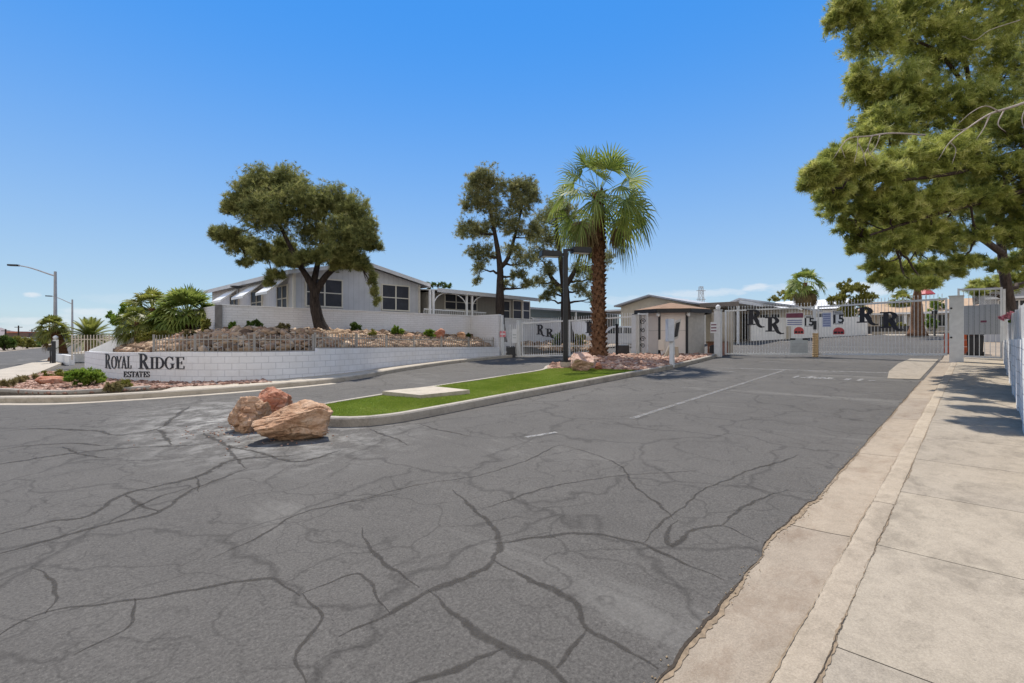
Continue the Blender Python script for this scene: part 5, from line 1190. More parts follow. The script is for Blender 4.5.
# ---- tan roofed house closing the road
hE = thing('house', 'long house with a tan tiled roof at the end of the entrance road', 'house', (58,4,2.4))
m = MB(); m.box(58.6,66,-4.2,8.0,2.0,4.05); m.build('wall', CREAM_WALL, hE)
m = MB(); m.add([(57.7,-4.8,3.95),(57.7,8.6,3.95),(62.3,8.6,5.35),(62.3,-4.8,5.35),(67,8.6,3.95),(67,-4.8,3.95)], [(0,3,2,1),(3,5,4,2),(0,1,4,5),(0,5,3),(1,2,4)]); m.build('roof', ROOF_TAN, hE)
m = MB(); m.box(57.62,57.697,-4.8,8.6,3.82,4.0); m.build('fascia', WHITE_PAINT, hE)
for y0, y1 in ((4.9,6.7),(1.9,3.2),(-1.6,-.2)): window_x(hE, y0,y1,2.7,3.7,58.6,2,1,WHITE_PAINT,pane=GLASS_DARK)
m = MB(); m.box(58.54,58.597,3.7,4.55,2.35,3.6); m.build('door', WHITE_PAINT, hE)
for y in (4.72,1.6): m = MB(); m.box(57.75,57.9,y-.08,y+.08,2.3,3.94); m.build('post', WHITE_PAINT, hE)
m = MB(); m.box(52.0,52.25,4.0,9.3,1.9,2.62); tag(m.build('low_wall', plain('dark_low_wall', (.07,.065,.06), .9, .3, 2), loc=(52,6.6,2.0)), 'dark low garden wall in front of the tan roofed house', 'wall')
b = ptx(895,53.2); shrub('shrub', 'yellow green shrub above the dark low wall', (b.x,b.y,2.3), (.9,.9,.35), 200, LEAF_YELLOW, 7, .16, .05)
b = ptx(931,50); shrub('shrub', 'green shrub right of the shaggy pine trunk', (b.x,b.y,2.1), (.5,.5,.7), 160, LEAF_FRESH, 7, .16, .05)
b = ptx(908,50.5); m = MB(); m.box(49.6,50.4,-3,6.2,1.8,2.12); o = m.build('kerb', SLAB_C); o['kind'] = 'structure'
o = sheet('inner_sidewalk', [(47.6,-3),(47.6,4.9),(49.6,5.6),(49.6,-3)], .02, SLAB_C)
# ---- grey gabled house on the right
hF = thing('house', 'grey gabled house behind the perforated pedestrian gate', 'house', (44,-5,1.5))
m = MB(); gable(m, 40,52,-8.4,-.2,1.0,4.2,5.4,'x'); m.build('wall', GREY_SIDE, hF)
m = MB(); gable_roof(m, 39.4,52.4,-8.8,.15,4.15,5.42,.14,'x'); m.build('roof', ROOF_GREY, hF)
window_x(hF, -2.6,-1.0,2.9,3.75,40,2,1,WHITE_PAINT,pane=GLASS_DARK); m = MB(); m.box(39.5,40,-2.9,-.4,3.86,3.98); m.build('awning', WHITE_PAINT, hF)
# ---------------------------------------------------------------- guard shack
gs = thing('guard_shack', 'small eight sided guard shack with brown shingle roof', 'guard shack', (24.8,11.9,H(24.8)))
C0 = V(24.8,11.9,0); RS = 1.74; PINKISH = plain('pale_stucco', (.66,.60,.56), .85, .06, 2, .15); GREYPANEL = plain('grey_board', (.42,.40,.375), .8, .12, 5)
an = [math.radians(208.6-22.5+45*k) for k in range(8)]; co_ = [C0+V(math.cos(a),math.sin(a),0)*RS for a in an]
zb_, ze = .5, 3.06
for k in range(8):
    p, q = co_[k], co_[(k+1)%8]; d_ = (q-p).normalized(); nn = V(d_.y,-d_.x,0); m = MB(); th = .06
    m.add([(v.x,v.y,z) for z in (zb_,ze) for v in (p,q,q-nn*th,p-nn*th)], [(0,1,5,4),(1,2,6,5),(2,3,7,6),(3,0,4,7),(4,5,6,7),(3,2,1,0)])
    m.build('panel', GREYPANEL if k == 1 else PINKISH, gs)
    m = MB(); z_ = 1.98; m.add([(v.x,v.y,z) for z in (z_-.012,z_+.012) for v in (p+nn*.006,q+nn*.006,q+nn*.001,p+nn*.001)], [(0,1,5,4),(4,5,6,7),(3,2,1,0)]); m.build('seam', GREYPANEL, gs)
    if k in (0,1,7): m = MB(); m.box(p.x-.048,p.x+.048,p.y-.048,p.y+.048,.5,ze); m.build('corner_post', DARK_PLASTIC, gs)
m = MB(); ro = [C0+V(math.cos(a),math.sin(a),0)*(RS+.33) for a in an]; b0 = len(m.v)
m.v += [(v.x,v.y,3.10) for v in ro]+[(C0.x,C0.y,3.52)]+[(v.x,v.y,3.03) for v in ro]
for k in range(8): j = (k+1)%8; m.f += [(k,j,8),(9+k,9+j,j,k)]
m.f.append(tuple(9+k for k in range(8))[::-1]); m.build('roof', ROOF_BROWN, gs)
m = MB(); rf = [C0+V(math.cos(a),math.sin(a),0)*(RS+.34) for a in an]
for k in range(8): m.bar((rf[k].x,rf[k].y,2.98),(rf[(k+1)%8].x,rf[(k+1)%8].y,2.98),.05,.20)
m.build('eave_board', DARK_PLASTIC, gs)
for a in (an[0],an[1],an[7]):
    p = C0+V(math.cos(a),math.sin(a),0)*(RS+.17); m = MB(); m.obox(p+V(0,0,2.84), V(.07,0,0), V(0,.07,0), V(0,0,.09)); m.lathe([(.03,-.16),(.08,-.10),(.06,0)], p+V(-.05,-.03,2.84), 10); m.build('flood_light', WHITE_METAL, gs)
# counter annex on its right
ax = thing('service_counter', 'brick fronted service counter with a small cabinet right of the guard shack', 'counter', (25.6,9.95,.68))
m = MB(); m.box(25.2,26.4,9.5,10.1,.6,1.35); m.build('base', plain('red_brick_base', (.30,.15,.10), .9, .25, 14), ax); m = MB(); m.box(25.1,26.45,9.45,10.15,1.352,1.42); m.build('shelf', WOOD_BROWN, ax)
m = MB(); m.box(25.3,25.8,9.6,10.0,1.422,2.1); m.build('cabinet', GREYPANEL, ax); m = MB(); m.box(25.19,25.197,9.6,10.0,.8,1.15); m.build('notice', WHITE_PAINT, ax)
m = MB(); m.box(26.5,26.6,9.3,10.4,.6,3.0); tag(m.build('back_wall', CREAM_WALL, loc=(26.5,9.9,.7)), 'narrow cream wall panel behind the service counter', 'wall panel')
# ---------------------------------------------------------------- gates
def text_faces(s, size):
    cu = bpy.data.curves.new('t', 'FONT'); cu.body = s; cu.size = size; cu.align_x = 'CENTER'; cu.align_y = 'CENTER'; cu.resolution_u = 3
    cu.offset = size*.022; ob = bpy.data.objects.new('t', cu); COL.objects.link(ob); dg = bpy.context.evaluated_depsgraph_get(); me = ob.evaluated_get(dg).to_mesh()
    vs = [v.co.copy() for v in me.vertices]; fs = [tuple(p.vertices) for p in me.polygons]; ob.evaluated_get(dg).to_mesh_clear(); bpy.data.objects.remove(ob); bpy.data.curves.remove(cu); return vs, fs
class Plane2:
    """upright plane through p and q; u along it in metres, z up, d towards the camera side"""
    def __init__(s, p, q): s.p = V(p[0],p[1],0); s.q = V(q[0],q[1],0); s.d = (s.q-s.p).normalized(); s.L = (s.q-s.p).length; s.n = V(s.d.y,-s.d.x,0); s.n = s.n if s.n.dot(-s.p) > 0 else -s.n
    def pt(s, u, z, d=0): v = s.p+s.d*u+s.n*d; return V(v.x,v.y,z)
    def u_px(s, px):
        lo, hi = -3.0, s.L+3.0
        for _ in range(40):
            m_ = (lo+hi)/2; w = s.pt(m_,0)
            if pxof(w.x,w.y) < px: lo = m_
            else: hi = m_
        return lo
    def uz(s, px, py): u = s.u_px(px); w = s.pt(u,0); return u, CH+(HY-py)/FOC*fwd(w.x,w.y)
    def plate(s, m, u0, u1, z0, z1, d0, d1):
        return m.add([s.pt(u,z,d) for d in (d0,d1) for u, z in ((u0,z0),(u1,z0),(u1,z1),(u0,z1))], [(3,2,1,0),(4,5,6,7),(0,1,5,4),(1,2,6,5),(2,3,7,6),(3,0,4,7)])
def gate_leaf(name, label, p, q, zb, zt, sp=.125, mono=(), group=None, finial=True, mid=None, pick=.02):
    P2 = Plane2(p, q); L = P2.L; c = P2.pt(L/2, 0); r = thing(name, label, 'gate', (c.x,c.y,zb[0]), group)
    z0 = lambda u: zb[0]+(zb[1]-zb[0])*u/L; z1 = lambda u: zt[0]+(zt[1]-zt[0])*u/L
    m = MB(); n = int(L/sp)
    for k in range(1, n):
        u = L*k/n; m.bar(P2.pt(u,z0(u)), P2.pt(u,z1(u)+(.17 if finial else 0)), pick, pick)
        if finial: m.tube([P2.pt(u,z1(u)+.17), P2.pt(u,z1(u)+.23)], [.02,.003], 5)
    m.build('pickets', WHITE_METAL, r)
    for f in (z0, z1): m = MB(); m.bar(P2.pt(0,f(0)), P2.pt(L,f(L)), .06, .075); m.build('rail', WHITE_METAL, r)
    if mid: m = MB(); m.bar(P2.pt(0,z0(0)+mid), P2.pt(L,z0(L)+mid), .045, .045); m.build('rail', WHITE_METAL, r)
    for u in (.0, L): m = MB(); m.bar(P2.pt(u,z0(u)-.04), P2.pt(u,z1(u)+.05), .07, .07); m.build('stile', WHITE_METAL, r)
    for px0, px1, py0, py1 in mono:
        pl, _ = glyph('RR'); us_ = [u for a in pl for u, _ in a]; vs_ = [v for a in pl for _, v in a]; ua, zt_ = P2.uz(px0,py0); ub, zb__ = P2.uz(px1,py1); m = MB()
        mp = lambda u, v, d: P2.pt(ua+(ub-ua)*(u-min(us_))/(max(us_)-min(us_)), zb__+(zt_-zb__)*(v-min(vs_))/(max(vs_)-min(vs_)), .045+d)
        solid_polys(m, pl, mp, .025); m.build('letter', LETTER_BLACK, r)
    return r, P2
gl, PL = gate_leaf('exit_gate', 'white exit gate leaf carrying the notices and two black letters', (25.0,9.1), (26.22,5.50), (.80,.84), (2.97,3.06), mono=((746.5,764.5,309.5,328),(765,784,317,334.5)), pick=.017)
gr, PR = gate_leaf('exit_gate', 'white exit gate leaf nearest the right post with two black letters', (26.26,5.32), (25.15,.82), (.84,.96), (3.06,3.12), mono=((857,879,307.5,325.5),(880.5,904,312,331)), pick=.017)
el, PE = gate_leaf('entry_gate', 'white entry gate leaf left of the lamp post with two black letters', (19.75,18.25), (20.95,16.0), (.62,.64), (2.42,2.54), mono=((536.5,545.5,324.5,336.5),(545.5,555,328.5,338.5)), mid=.52, pick=.02)
er, PE2 = gate_leaf('entry_gate', 'white entry gate leaf partly hidden by the tall palm trunk', (21.0,15.9), (22.55,12.98), (.64,.66), (2.54,2.72), mono=((585.5,595,321.5,335.5),(597,608,327,340)), mid=.52, pick=.02)
def post(name, label, x, y, w, z1, mat=WHITE_METAL, cap=True, cat='gate post'):
    r = thing(name, label, cat, (x,y,H(x))); m = MB(); m.box(x-w/2,x+w/2,y-w/2,y+w/2,H(x)-.1,z1); m.build('shaft', mat, r, bevel=.008)
    if cap: m = MB(); m.box(x-w/2-.02,x+w/2+.02,y-w/2-.02,y+w/2+.02,z1+.002,z1+.04); m.build('cap', mat, r)
    return r
rp_ = post('gate_post', 'thick white square post between exit gate and pedestrian gate', 24.75, .52, .40, 3.16)
for z in (2.72,1.62): m = MB(); m.tube([V(24.548,.66,z),V(24.53,.66,z)], .035, 10); m.build('bolt_plate', DARK_PLASTIC, rp_)
gp = post('gate_post', 'white gate post with a notice right of the guard shack', 24.4, 9.25, .30, 2.98)
m = MB(); m.lathe([(.02,.0),(.10,.04),(.12,.12),(.09,.2),(.02,.24)], V(24.4,9.25,3.02), 12); m.build('globe', WHITE_PAINT, gp)
def mini_sign(name, label, P2, px0, px1, py0, py1, base, rows=(), d=.06, cat='sign', shape=None, header=None, words=(), group=None, border=False):
    if border: rows = list(rows)+[(0,1,0,.035,LETTER_BLACK),(0,1,.965,1,LETTER_BLACK),(0,.05,.0351,.9649,LETTER_BLACK),(.95,1,.0351,.9649,LETTER_BLACK)]
    u0, z1 = P2.uz(px0,py0); u1, z0 = P2.uz(px1,py1); z0 = P2.uz((px0+px1)/2,py1)[1]; z1 = P2.uz((px0+px1)/2,py0)[1]
    c = P2.pt((u0+u1)/2,(z0+z1)/2,d); r = thing(name, label, cat, tuple(c), group); m = MB()
    if shape == 'dome':
        n = 14; pl = [(u0,z0),(u1,z0)]+[((u0+u1)/2+(u1-u0)/2*math.cos(PI*k/n), z0+(z1-z0)*(.45+.55*math.sin(PI*k/n))) for k in range(n+1)]
        m.add([P2.pt(u,z,d) for u, z in pl]+[P2.pt(u,z,d+.012) for u, z in pl], [tuple(range(len(pl)))[::-1],tuple(range(len(pl),2*len(pl)))]+[(i,(i+1)%len(pl),len(pl)+(i+1)%len(pl),len(pl)+i) for i in range(len(pl))])
    else: P2.plate(m, u0,u1,z0,z1,d,d+.012)
    m.build('board', base, r); W, Hh = u1-u0, z1-z0
    for f0, f1, mt in (header or []):
        m = MB(); P2.plate(m, u0+.01,u1-.01,z0+Hh*f0,z0+Hh*f1,d+.012,d+.0165); m.build('band', mt, r)
    for (a0,a1,f0,f1,mt) in rows:
        m = MB(); P2.plate(m, u0+W*a0,u0+W*a1,z0+Hh*f0,z0+Hh*f1,d+.012,d+.018); m.build('text_line', mt, r)
    for s_, fu, fz, size, mt in words:
        vs, fs = text_faces(s_, size); m = MB(); m.add([P2.pt(u0+W*fu+v.x,z0+Hh*fz+v.y,d+.020) for v in vs], fs); m.build('lettering', mt, r)
    return r
SIGN_WHITE = plain('sign_white', (.68,.68,.68), .45, .05, 4); SIGN_GREY = plain('sign_grey', (.40,.42,.42), .5, .08, 8); MAROON = plain('sign_maroon', (.16,.045,.075), .5, .15, 6); SIGN_BLUE = plain('sign_blue', (.17,.19,.34), .5, .15, 6); SIGN_RED = plain('sign_red', (.46,.075,.075), .45, .12, 6); PALE_BLUE = plain('sign_pale_blue', (.42,.45,.56), .5, .08, 5)
bl_ = [(.08,.92,f,f+.07,SIGN_BLUE) for f in (.10,.25,.40)]
mini_sign('notice_sign', 'wide notice with maroon heading on the left exit gate leaf', PL, 785.8,803.2,312.8,326.2, SIGN_WHITE, bl_, header=[(.62,.97,MAROON)])
mini_sign('speed_sign', 'white 15 speed sign beside the maroon headed notice', PL, 804.4,812.2,314.8,326.4, SIGN_WHITE, [(.15,.85,.84,.9,LETTER_BLACK),(.15,.85,.73,.79,LETTER_BLACK)], words=[('15',.5,.36,.50,LETTER_BLACK)], border=True)
def red(label, P2, a): mini_sign('warning_sign', label, P2, *a, SIGN_RED, [(.08,.36,.12,.42,LETTER_BLACK),(.42,.62,.12,.40,LETTER_BLACK),(.68,.92,.12,.42,LETTER_BLACK)], shape='dome')
red('red arched warning sign under the maroon headed notice', PL, (793.8,803.6,327,334)); red('red arched warning sign under the 15 sign of the right exit leaf', PR, (834,845,327.4,334.4))
mini_sign('notice_board', 'grey notice board low on the left exit gate leaf', PL, 790,807.8,338.2,353, SIGN_GREY, [(.08,.92,f,f+.035,GREY_METAL) for f in (.12,.22,.32,.42,.52,.62)]+[(.0,.30,.88,1.0,LETTER_BLACK),(.70,1.0,.88,1.0,LETTER_BLACK)])
mini_sign('notice_sign', 'pale blue notice at the left end of the right exit leaf', PR, 823.2,831.8,312.8,327, PALE_BLUE, [(.1,.9,f,f+.06,SIGN_BLUE) for f in (.08,.24,.40,.56,.72,.86)])
mini_sign('speed_sign', 'white 15 speed sign right of the pale blue notice', PR, 834,843.6,310.8,324.2, SIGN_WHITE, [(.12,.88,.86,.92,LETTER_BLACK),(.12,.88,.74,.80,LETTER_BLACK)], words=[('15',.5,.36,.54,LETTER_BLACK)], border=True)
PP = Plane2((24.25,9.4),(24.25,9.1)); mini_sign('notice_sign', 'small pink lettered notice on the post right of the shack', PP, 710.6,717.2,322,333, SIGN_WHITE, [(.1,.9,f,f+.10,MAROON) for f in (.15,.42,.7)], d=.004)
cp = thing('stop_post', 'post wrapped in tan padding where the exit gate leaves meet', 'gate stop', (26.15,5.41,.72)); m = MB()
TANW = plain('tan_padding', (.50,.34,.18), .8, .15, 10); pr = []
for k in range(11): pr += [(.105,.0+k*.105),(.125,.03+k*.105),(.125,.075+k*.105)]
m.lathe(pr, V(26.12,5.41,.70), 12); m.build('padding', TANW, cp); m = MB(); m.box(26.09,26.15,5.38,5.44,1.9,2.9); m.build('lock_bar', WHITE_METAL, cp); m = MB(); m.box(26.0,26.08,5.35,5.47,2.0,2.4); m.build('lock', DARK_PLASTIC, cp)
# pedestrian gate on the right
pg, PG = gate_leaf('pedestrian_gate', 'tall white pedestrian gate with grey perforated panel', (26.9,.50), (26.55,-.72), (.86,.84), (3.58,3.52), sp=.15, finial=False, pick=.022)
def perf_mat():
    m = N('perforated_metal'); sx = m.n('ShaderNodeTexVoronoi'); sx.inputs['Scale'].default_value = 22; sx.inputs['Randomness'].default_value = .1; m.l(m.co(), sx.inputs['Vector'])
    m.col(m.ramp(sx.outputs['Distance'], [(.22,(.10,.10,.10)),(.36,(.36,.365,.37))])); m.rough(.5); m.b.inputs['Metallic'].default_value = .2; return m.m
PERF = perf_mat(); u0, z1 = PG.uz(962.5,305); u1, z0 = PG.uz(1003.5,334.5); z1 = PG.uz(983,305)[1]; z0 = PG.uz(983,334.5)[1]
m = MB(); PG.plate(m, max(.02,u0), PG.L-.02, z0, z1, .03, .042); m.build('perforated_panel', PERF, pg)
m = MB(); uu, zz = PG.uz(984,321.5); PG.plate(m, uu-.09,uu+.09,zz-.04,zz+.04,.044,.05); m.build('label_plate', MAROON, pg)
m = MB()
for k in range(-6, 16):
    for s_ in (1,-1):
        ua = .15+k*.075; a_ = (ua, z1+.02) if s_ > 0 else (ua+.36, z1+.02); b_ = (ua+.36, z1+.38) if s_ > 0 else (ua, z1+.38)
        if .42 < min(a_[0],b_[0]) and max(a_[0],b_[0]) < PG.L-.03: m.bar(PG.pt(a_[0],a_[1],.035+.004*s_), PG.pt(b_[0],b_[1],.035+.004*s_), .008, .008)
m.build('lattice', WHITE_METAL, pg)
m = MB(); m.box(26.62,26.69,-.84,-.77,.7,3.5); tag(m.build('gate_post', WHITE_METAL, loc=(26.57,-.8,.7)), 'thin white post at the wall side of the pedestrian gate', 'gate post')
for i, (px, lab) in enumerate(((971.5,'black wheeled bin behind the pedestrian gate, left of the pair'),(979,'black wheeled bin behind the pedestrian gate, right of the pair'))):
    p = ptx(px, 28.6); r = thing('wheeled_bin', lab, 'bin', (p.x,p.y,H(p.x)), 'wheeled bins behind the pedestrian gate'); h0 = H(p.x); m = MB()
    m.add([(p.x-.20,p.y-.12,h0+.05),(p.x+.2,p.y-.12,h0+.05),(p.x+.2,p.y+.12,h0+.05),(p.x-.2,p.y+.12,h0+.05),(p.x-.26,p.y-.15,h0+.88),(p.x+.26,p.y-.15,h0+.88),(p.x+.26,p.y+.15,h0+.88),(p.x-.26,p.y+.15,h0+.88)], [(0,3,2,1),(4,5,6,7),(0,1,5,4),(1,2,6,5),(2,3,7,6),(3,0,4,7)]); m.build('body', DARK_PLASTIC, r, bevel=.02)
    m = MB(); m.box(p.x-.29,p.x+.29,p.y-.165,p.y+.165,h0+.885,h0+.94); m.build('lid', DARK_PLASTIC, r, bevel=.015)
    m = MB(); m.tube([V(p.x+.2,p.y-.16,h0+.09),V(p.x+.2,p.y+.16,h0+.09)], .09, 10); m.build('wheels', BLACK_METAL, r)
    if i == 0: o = thing('sack', 'yellow bag lying on the left wheeled bin', 'bag', (p.x,p.y,h0+.94)); m = MB(); m.lathe([(.10,0),(.20,.05),(.17,.12),(.05,.17)], V(p.x-.05,p.y-.05,h0+.945), 9, 1.2, .9); m.build('cloth', plain('yellow_cloth', (.60,.42,.04), .8, .2, 8), o, smooth=True)
p = ptx(950, 30); m = MB(); m.box(p.x-.3,p.x+.3,p.y-.35,p.y+.35,H(30),H(30)+.95); o = thing('crate_stack', 'orange red crates behind the thick white gate post', 'crates', (p.x,p.y,H(30)))
for k in range(3): m = MB(); m.box(p.x-.28-.01*k,p.x+.28,p.y-.85,p.y+.2,H(30)+.31*k,H(30)+.31*k+.29); m.build('crate', plain('orange_crate', (.50,.10,.035), .6, .2, 5), o, bevel=.015)
# entry side: posts, fence and walk gate
post('gate_post', 'white hinge post of the entry gate nearest the white garden wall', 19.62, 18.42, .17, 2.55); post('gate_post', 'wide white post between entry gate and scroll gate', 22.62, 12.86, .22, 2.78)
post('gate_post', 'slim white post at the end of the rubble and sign wall', 18.72, 18.84, .12, 2.86, cap=False)
pa = Plane2((18.80,18.80),(19.50,18.48)); picket_fence('picket_fence', 'short white fence between the sign wall end and the entry gate', [(18.80,18.80),(19.52,18.46)], lambda u: .62, lambda u: 2.28, WHITE_METAL, .12, .36)
mini_sign('warning_sign', 'small pink red sign on the short fence by the entry gate', pa, 499.5,505.2,331.2,337, plain('pink_sign', (.62,.20,.22), .5, .1, 6), [(.1,.9,.4,.6,SIGN_WHITE)], d=.05)
mini_sign('notice_sign', 'blank white notice beside the entry gate hinge post', pa, 511.5,516.5,329,343, SIGN_WHITE, [(.15,.85,.55,.62,SIGN_GREY),(.15,.85,.35,.4,SIGN_GREY)], d=.05)
sg, PS = gate_leaf('scroll_gate', 'white walk gate with dark scrolled ironwork left of the shack', (22.74,12.72), (22.72,12.20+.0), (.66,.66), (2.86,2.84), sp=.13, finial=False)
m = MB()
for cz, r0, s_ in ((2.45,.17,1),(2.0,.14,-1),(1.55,.15,1),(1.2,.13,-1)):
    pts = [PS.pt(PS.L/2+s_*r0*(1-t*.75)*math.cos(t*9), cz+r0*(1-t*.75)*math.sin(t*9), .03) for t in np.linspace(0,1,26)]; m.tube(pts, .018, 5)
m.build('scrollwork', DARK_PLASTIC, sg)
sl = catmull([(17.2,18.5),(19.6,18.5)],.3)
def box_thing(name, label, cat, c, sx, sy, z0, z1, mat, top=.8, rz=0):
    r = thing(name, label, cat, (c[0],c[1],z0)); m = MB(); ca, sa = math.cos(rz), math.sin(rz)
    def pt(x, y, z): return (c[0]+x*ca-y*sa, c[1]+x*sa+y*ca, z)
    m.add([pt(-sx,-sy,z0),pt(sx,-sy,z0),pt(sx,sy,z0),pt(-sx,sy,z0),pt(-sx*top,-sy*top,z1),pt(sx*top,-sy*top,z1+.06),pt(sx*top,sy*top,z1+.06),pt(-sx*top,sy*top,z1)], [(0,3,2,1),(4,5,6,7),(0,1,5,4),(1,2,6,5),(2,3,7,6),(3,0,4,7)])
    m.build('housing', mat, r, bevel=.02); m = MB(); m.add([pt(-sx*.6,-sy-.012,z0+.12),pt(sx*.6,-sy-.012,z0+.12),pt(sx*.6,-sy*.93,z0+(z1-z0)*.7),pt(-sx*.6,-sy*.93,z0+(z1-z0)*.7)], [(0,1,2,3)]); m.build('door_panel', BLACK_METAL, r); return r
b = at(509.5,357.5); box_thing('gate_operator', 'black gate motor box beside the entry gate hinge post', 'gate motor', (b.x+.2,b.y+.1), .27, .27, b.z-.02, b.z+.58, DARK_PLASTIC, .95, PHI)
b = at(625,358.5); box_thing('gate_operator', 'black gate motor box right of the tall palm trunk', 'gate motor', (b.x+.1,b.y+.2), .28, .30, b.z+.05, b.z+.66, DARK_PLASTIC, .9, PHI)
b = at(717,352); box_thing('gate_operator', 'black gate motor box behind the white post with the notice', 'gate motor', (24.9,9.62), .2, .2, .68, 1.2, DARK_PLASTIC, .9, 0)
b = at(617,359.5,.12); m = MB(); r = thing('post', 'thin black post between the palm trunk and the guard shack', 'post', tuple(b)); m.box(b.x-.045,b.x+.045,b.y-.045,b.y+.045,b.z-.1,b.z+1.55); m.build('shaft', BLACK_METAL, r); m = MB(); m.box(b.x-.06,b.x+.06,b.y-.06,b.y+.06,b.z+1.552,b.z+1.6); m.build('cap', BLACK_METAL, r)
# ---- keypad pedestal and guards
kb = at(672,364.5,.15); kp = thing('keypad_pedestal', 'pale keypad pedestal with open hood in front of the shack', 'keypad', tuple(kb)); m = MB(); m.box(kb.x-.07,kb.x+.07,kb.y-.07,kb.y+.07,kb.z-.1,kb.z+.95); m.build('post', GREY_METAL if False else WHITE_METAL, kp)
c = V(kb.x,kb.y,kb.z+1.28); PALE_GREY = plain('pale_grey_box', (.46,.48,.52), .5, .08, 5); cr = V(RT[0],RT[1],0); cf = V(FW[0],FW[1],0)
m = MB(); m.obox(c-cr*.08, cr*.12, cf*.15, V(0,0,.42)); m.build('housing', PALE_GREY, kp, bevel=.012)
m = MB(); m.obox(c+cr*.17+V(0,0,.02), cr*.11+V(0,0,.04), cf*.03, V(.0,0,.36)+cr*.06); m.build('hood', WOOD_BROWN if False else GREYPANEL, kp)
m = MB(); m.obox(c+cr*.17-cf*.035+V(0,0,.02), cr*.07+V(0,0,.025), cf*.012, V(0,0,.27)+cr*.045); m.build('keypad_face', DARK_PLASTIC, kp)
for px, py, h, tl, lab in ((663,360,.62,.34,'leaning pale concrete guard left of the keypad pedestal'),(677.5,359,.55,-.05,'stubby pale bollard right of the keypad pedestal')):
    b = at(px,py,.1); m = MB(); m.tube([b+V(0,0,-.1), b+cr*tl+V(0,0,h)], .085, 10); tag(m.build('bollard', SLAB_C, loc=tuple(b), smooth=False), lab, 'bollard')
b = at(666,358,.1)+V(.6,.5,0); r = thing('utility_box', 'small tan utility box on a stake left of the keypad', 'utility box', tuple(b)); m = MB(); m.box(b.x-.1,b.x+.1,b.y-.15,b.y+.15,b.z+.35,b.z+.85); m.build('housing', TRIM, r, bevel=.01); m = MB(); m.box(b.x-.03,b.x+.03,b.y-.03,b.y+.03,b.z-.1,b.z+.348); m.build('stake', WHITE_METAL, r)
# ---- black double headed lamp post
b = at(565.5,371,.0); lp = thing('lamp_post', 'black square lamp post with two box heads on the island', 'street lamp', tuple(b)); Zb = fwd(b.x,b.y)+.15
m = MB(); m.tube([b+V(0,0,-.1),b+V(0,0,.34)], .20, 20); m.build('base', SLAB_C, lp); m = MB(); m.box(b.x-.16,b.x+.16,b.y-.16,b.y+.16,b.z+.342,b.z+.40); m.build('base_plate', BLACK_METAL, lp)
zt = CH+(HY-250)/FOC*Zb; m = MB(); m.obox((b.x,b.y,(b.z+.40+zt)/2), cr*.085, cf*.085, V(0,0,(zt-b.z-.40)/2)); m.build('pole', BLACK_METAL, lp)
for s_, d_, zz in ((-1,-.25,-.20),(1,.25,-.02)):
    ax_ = (cr*s_+cf*d_).normalized(); pp = V(-ax_.y,ax_.x,0); c = V(b.x,b.y,zt+zz)+ax_*.60
    m = MB(); m.obox(c, ax_*.36, pp*.20, V(0,0,.105)); hd = m.build('lamp_head', BLACK_METAL, lp, bevel=.02); m = MB(); m.obox(c-V(0,0,.109), ax_*.30, pp*.15, V(0,0,.003)); m.build('lens', SIGN_WHITE, hd)
    m = MB(); m.bar(V(b.x,b.y,zt+zz)+ax_*.05, c-ax_*.36, .09, .09); m.build('arm', BLACK_METAL, lp)
# ---------------------------------------------------------------- right hand wall
rw = thing('block_wall', 'white block wall along the right edge of the sidewalk', 'wall', (16,-.66,.4)); ya = lambda x: -.50-(x-9.9)*.0166
m = MB(); m.uv = []; xs_ = list(np.arange(6.5,26.5,.4))+[26.5]
for x in xs_:
    y = ya(x); zt = 1.58-.006*(x-9.9); u = x
    for yy, z, v in ((y,H(x)-.1,H(x)-.1),(y,zt,zt),(y,zt,zt),(y-.2,zt,zt+.2),(y-.2,zt,zt),(y-.2,H(x)-.1,H(x)-.1)): m.v.append((x,yy,z)); m.uv.append((u,v))
for i in range(len(xs_)-1):
    for k in (0,2,4): m.f.append((i*6+k,i*6+k+1,(i+1)*6+k+1,(i+1)*6+k))
e = (len(xs_)-1)*6; m.f += [(0,5,3,1),(e,e+1,e+3,e+5)]; m.build('wall', WHITE_BLOCK_LARGE, rw, uv=True)
for x in np.arange(7.2,26.5,2.44):
    m = MB(); y = ya(x); m.box(x-.2,x+.2,y-.25,y+.022,H(x)-.1,1.60-.006*(x-9.9)); m.build('pilaster', WHITE_BLOCK_LARGE, rw, uv=True)
WHITE_SLAT = plain('weathered_white_slat', (.52,.51,.50), .6, .15, 5)
picket_fence('picket_fence', 'white slat fence on top of the right hand block wall', [(x,ya(x)-.1) for x in np.arange(6.6,26.4,.6)], lambda u: 1.58-.006*u, lambda u: 2.12+.006*u, WHITE_SLAT, .10, 2.44, pw=.045, post_w=.09)
b = ptx(1008,20.5); fl = thing('flower_plant', 'pink flowers hanging over the slat fence by the pedestrian gate', 'flowers', (20.4,ya(20.4)-.1,2.1)); P, D, K = lobe_tufts((20.4,ya(20.4)-.02,2.22), (.3,.22,.12), 90, .3); v = needle_tufts(P,D,7,.07,.03,.9)
np_mesh('blossom', v, np.arange(len(v)).reshape(-1,3), plain('pink_blossom', (.62,.24,.28), .7, .25, 20), fl); P, D, K = lobe_tufts((20.5,ya(20.5)-.2,2.12), (.35,.2,.12), 70, .3); v = needle_tufts(P,D,7,.08,.03,.9); np_mesh('leaves', v, np.arange(len(v)).reshape(-1,3), LEAF_FRESH, fl)
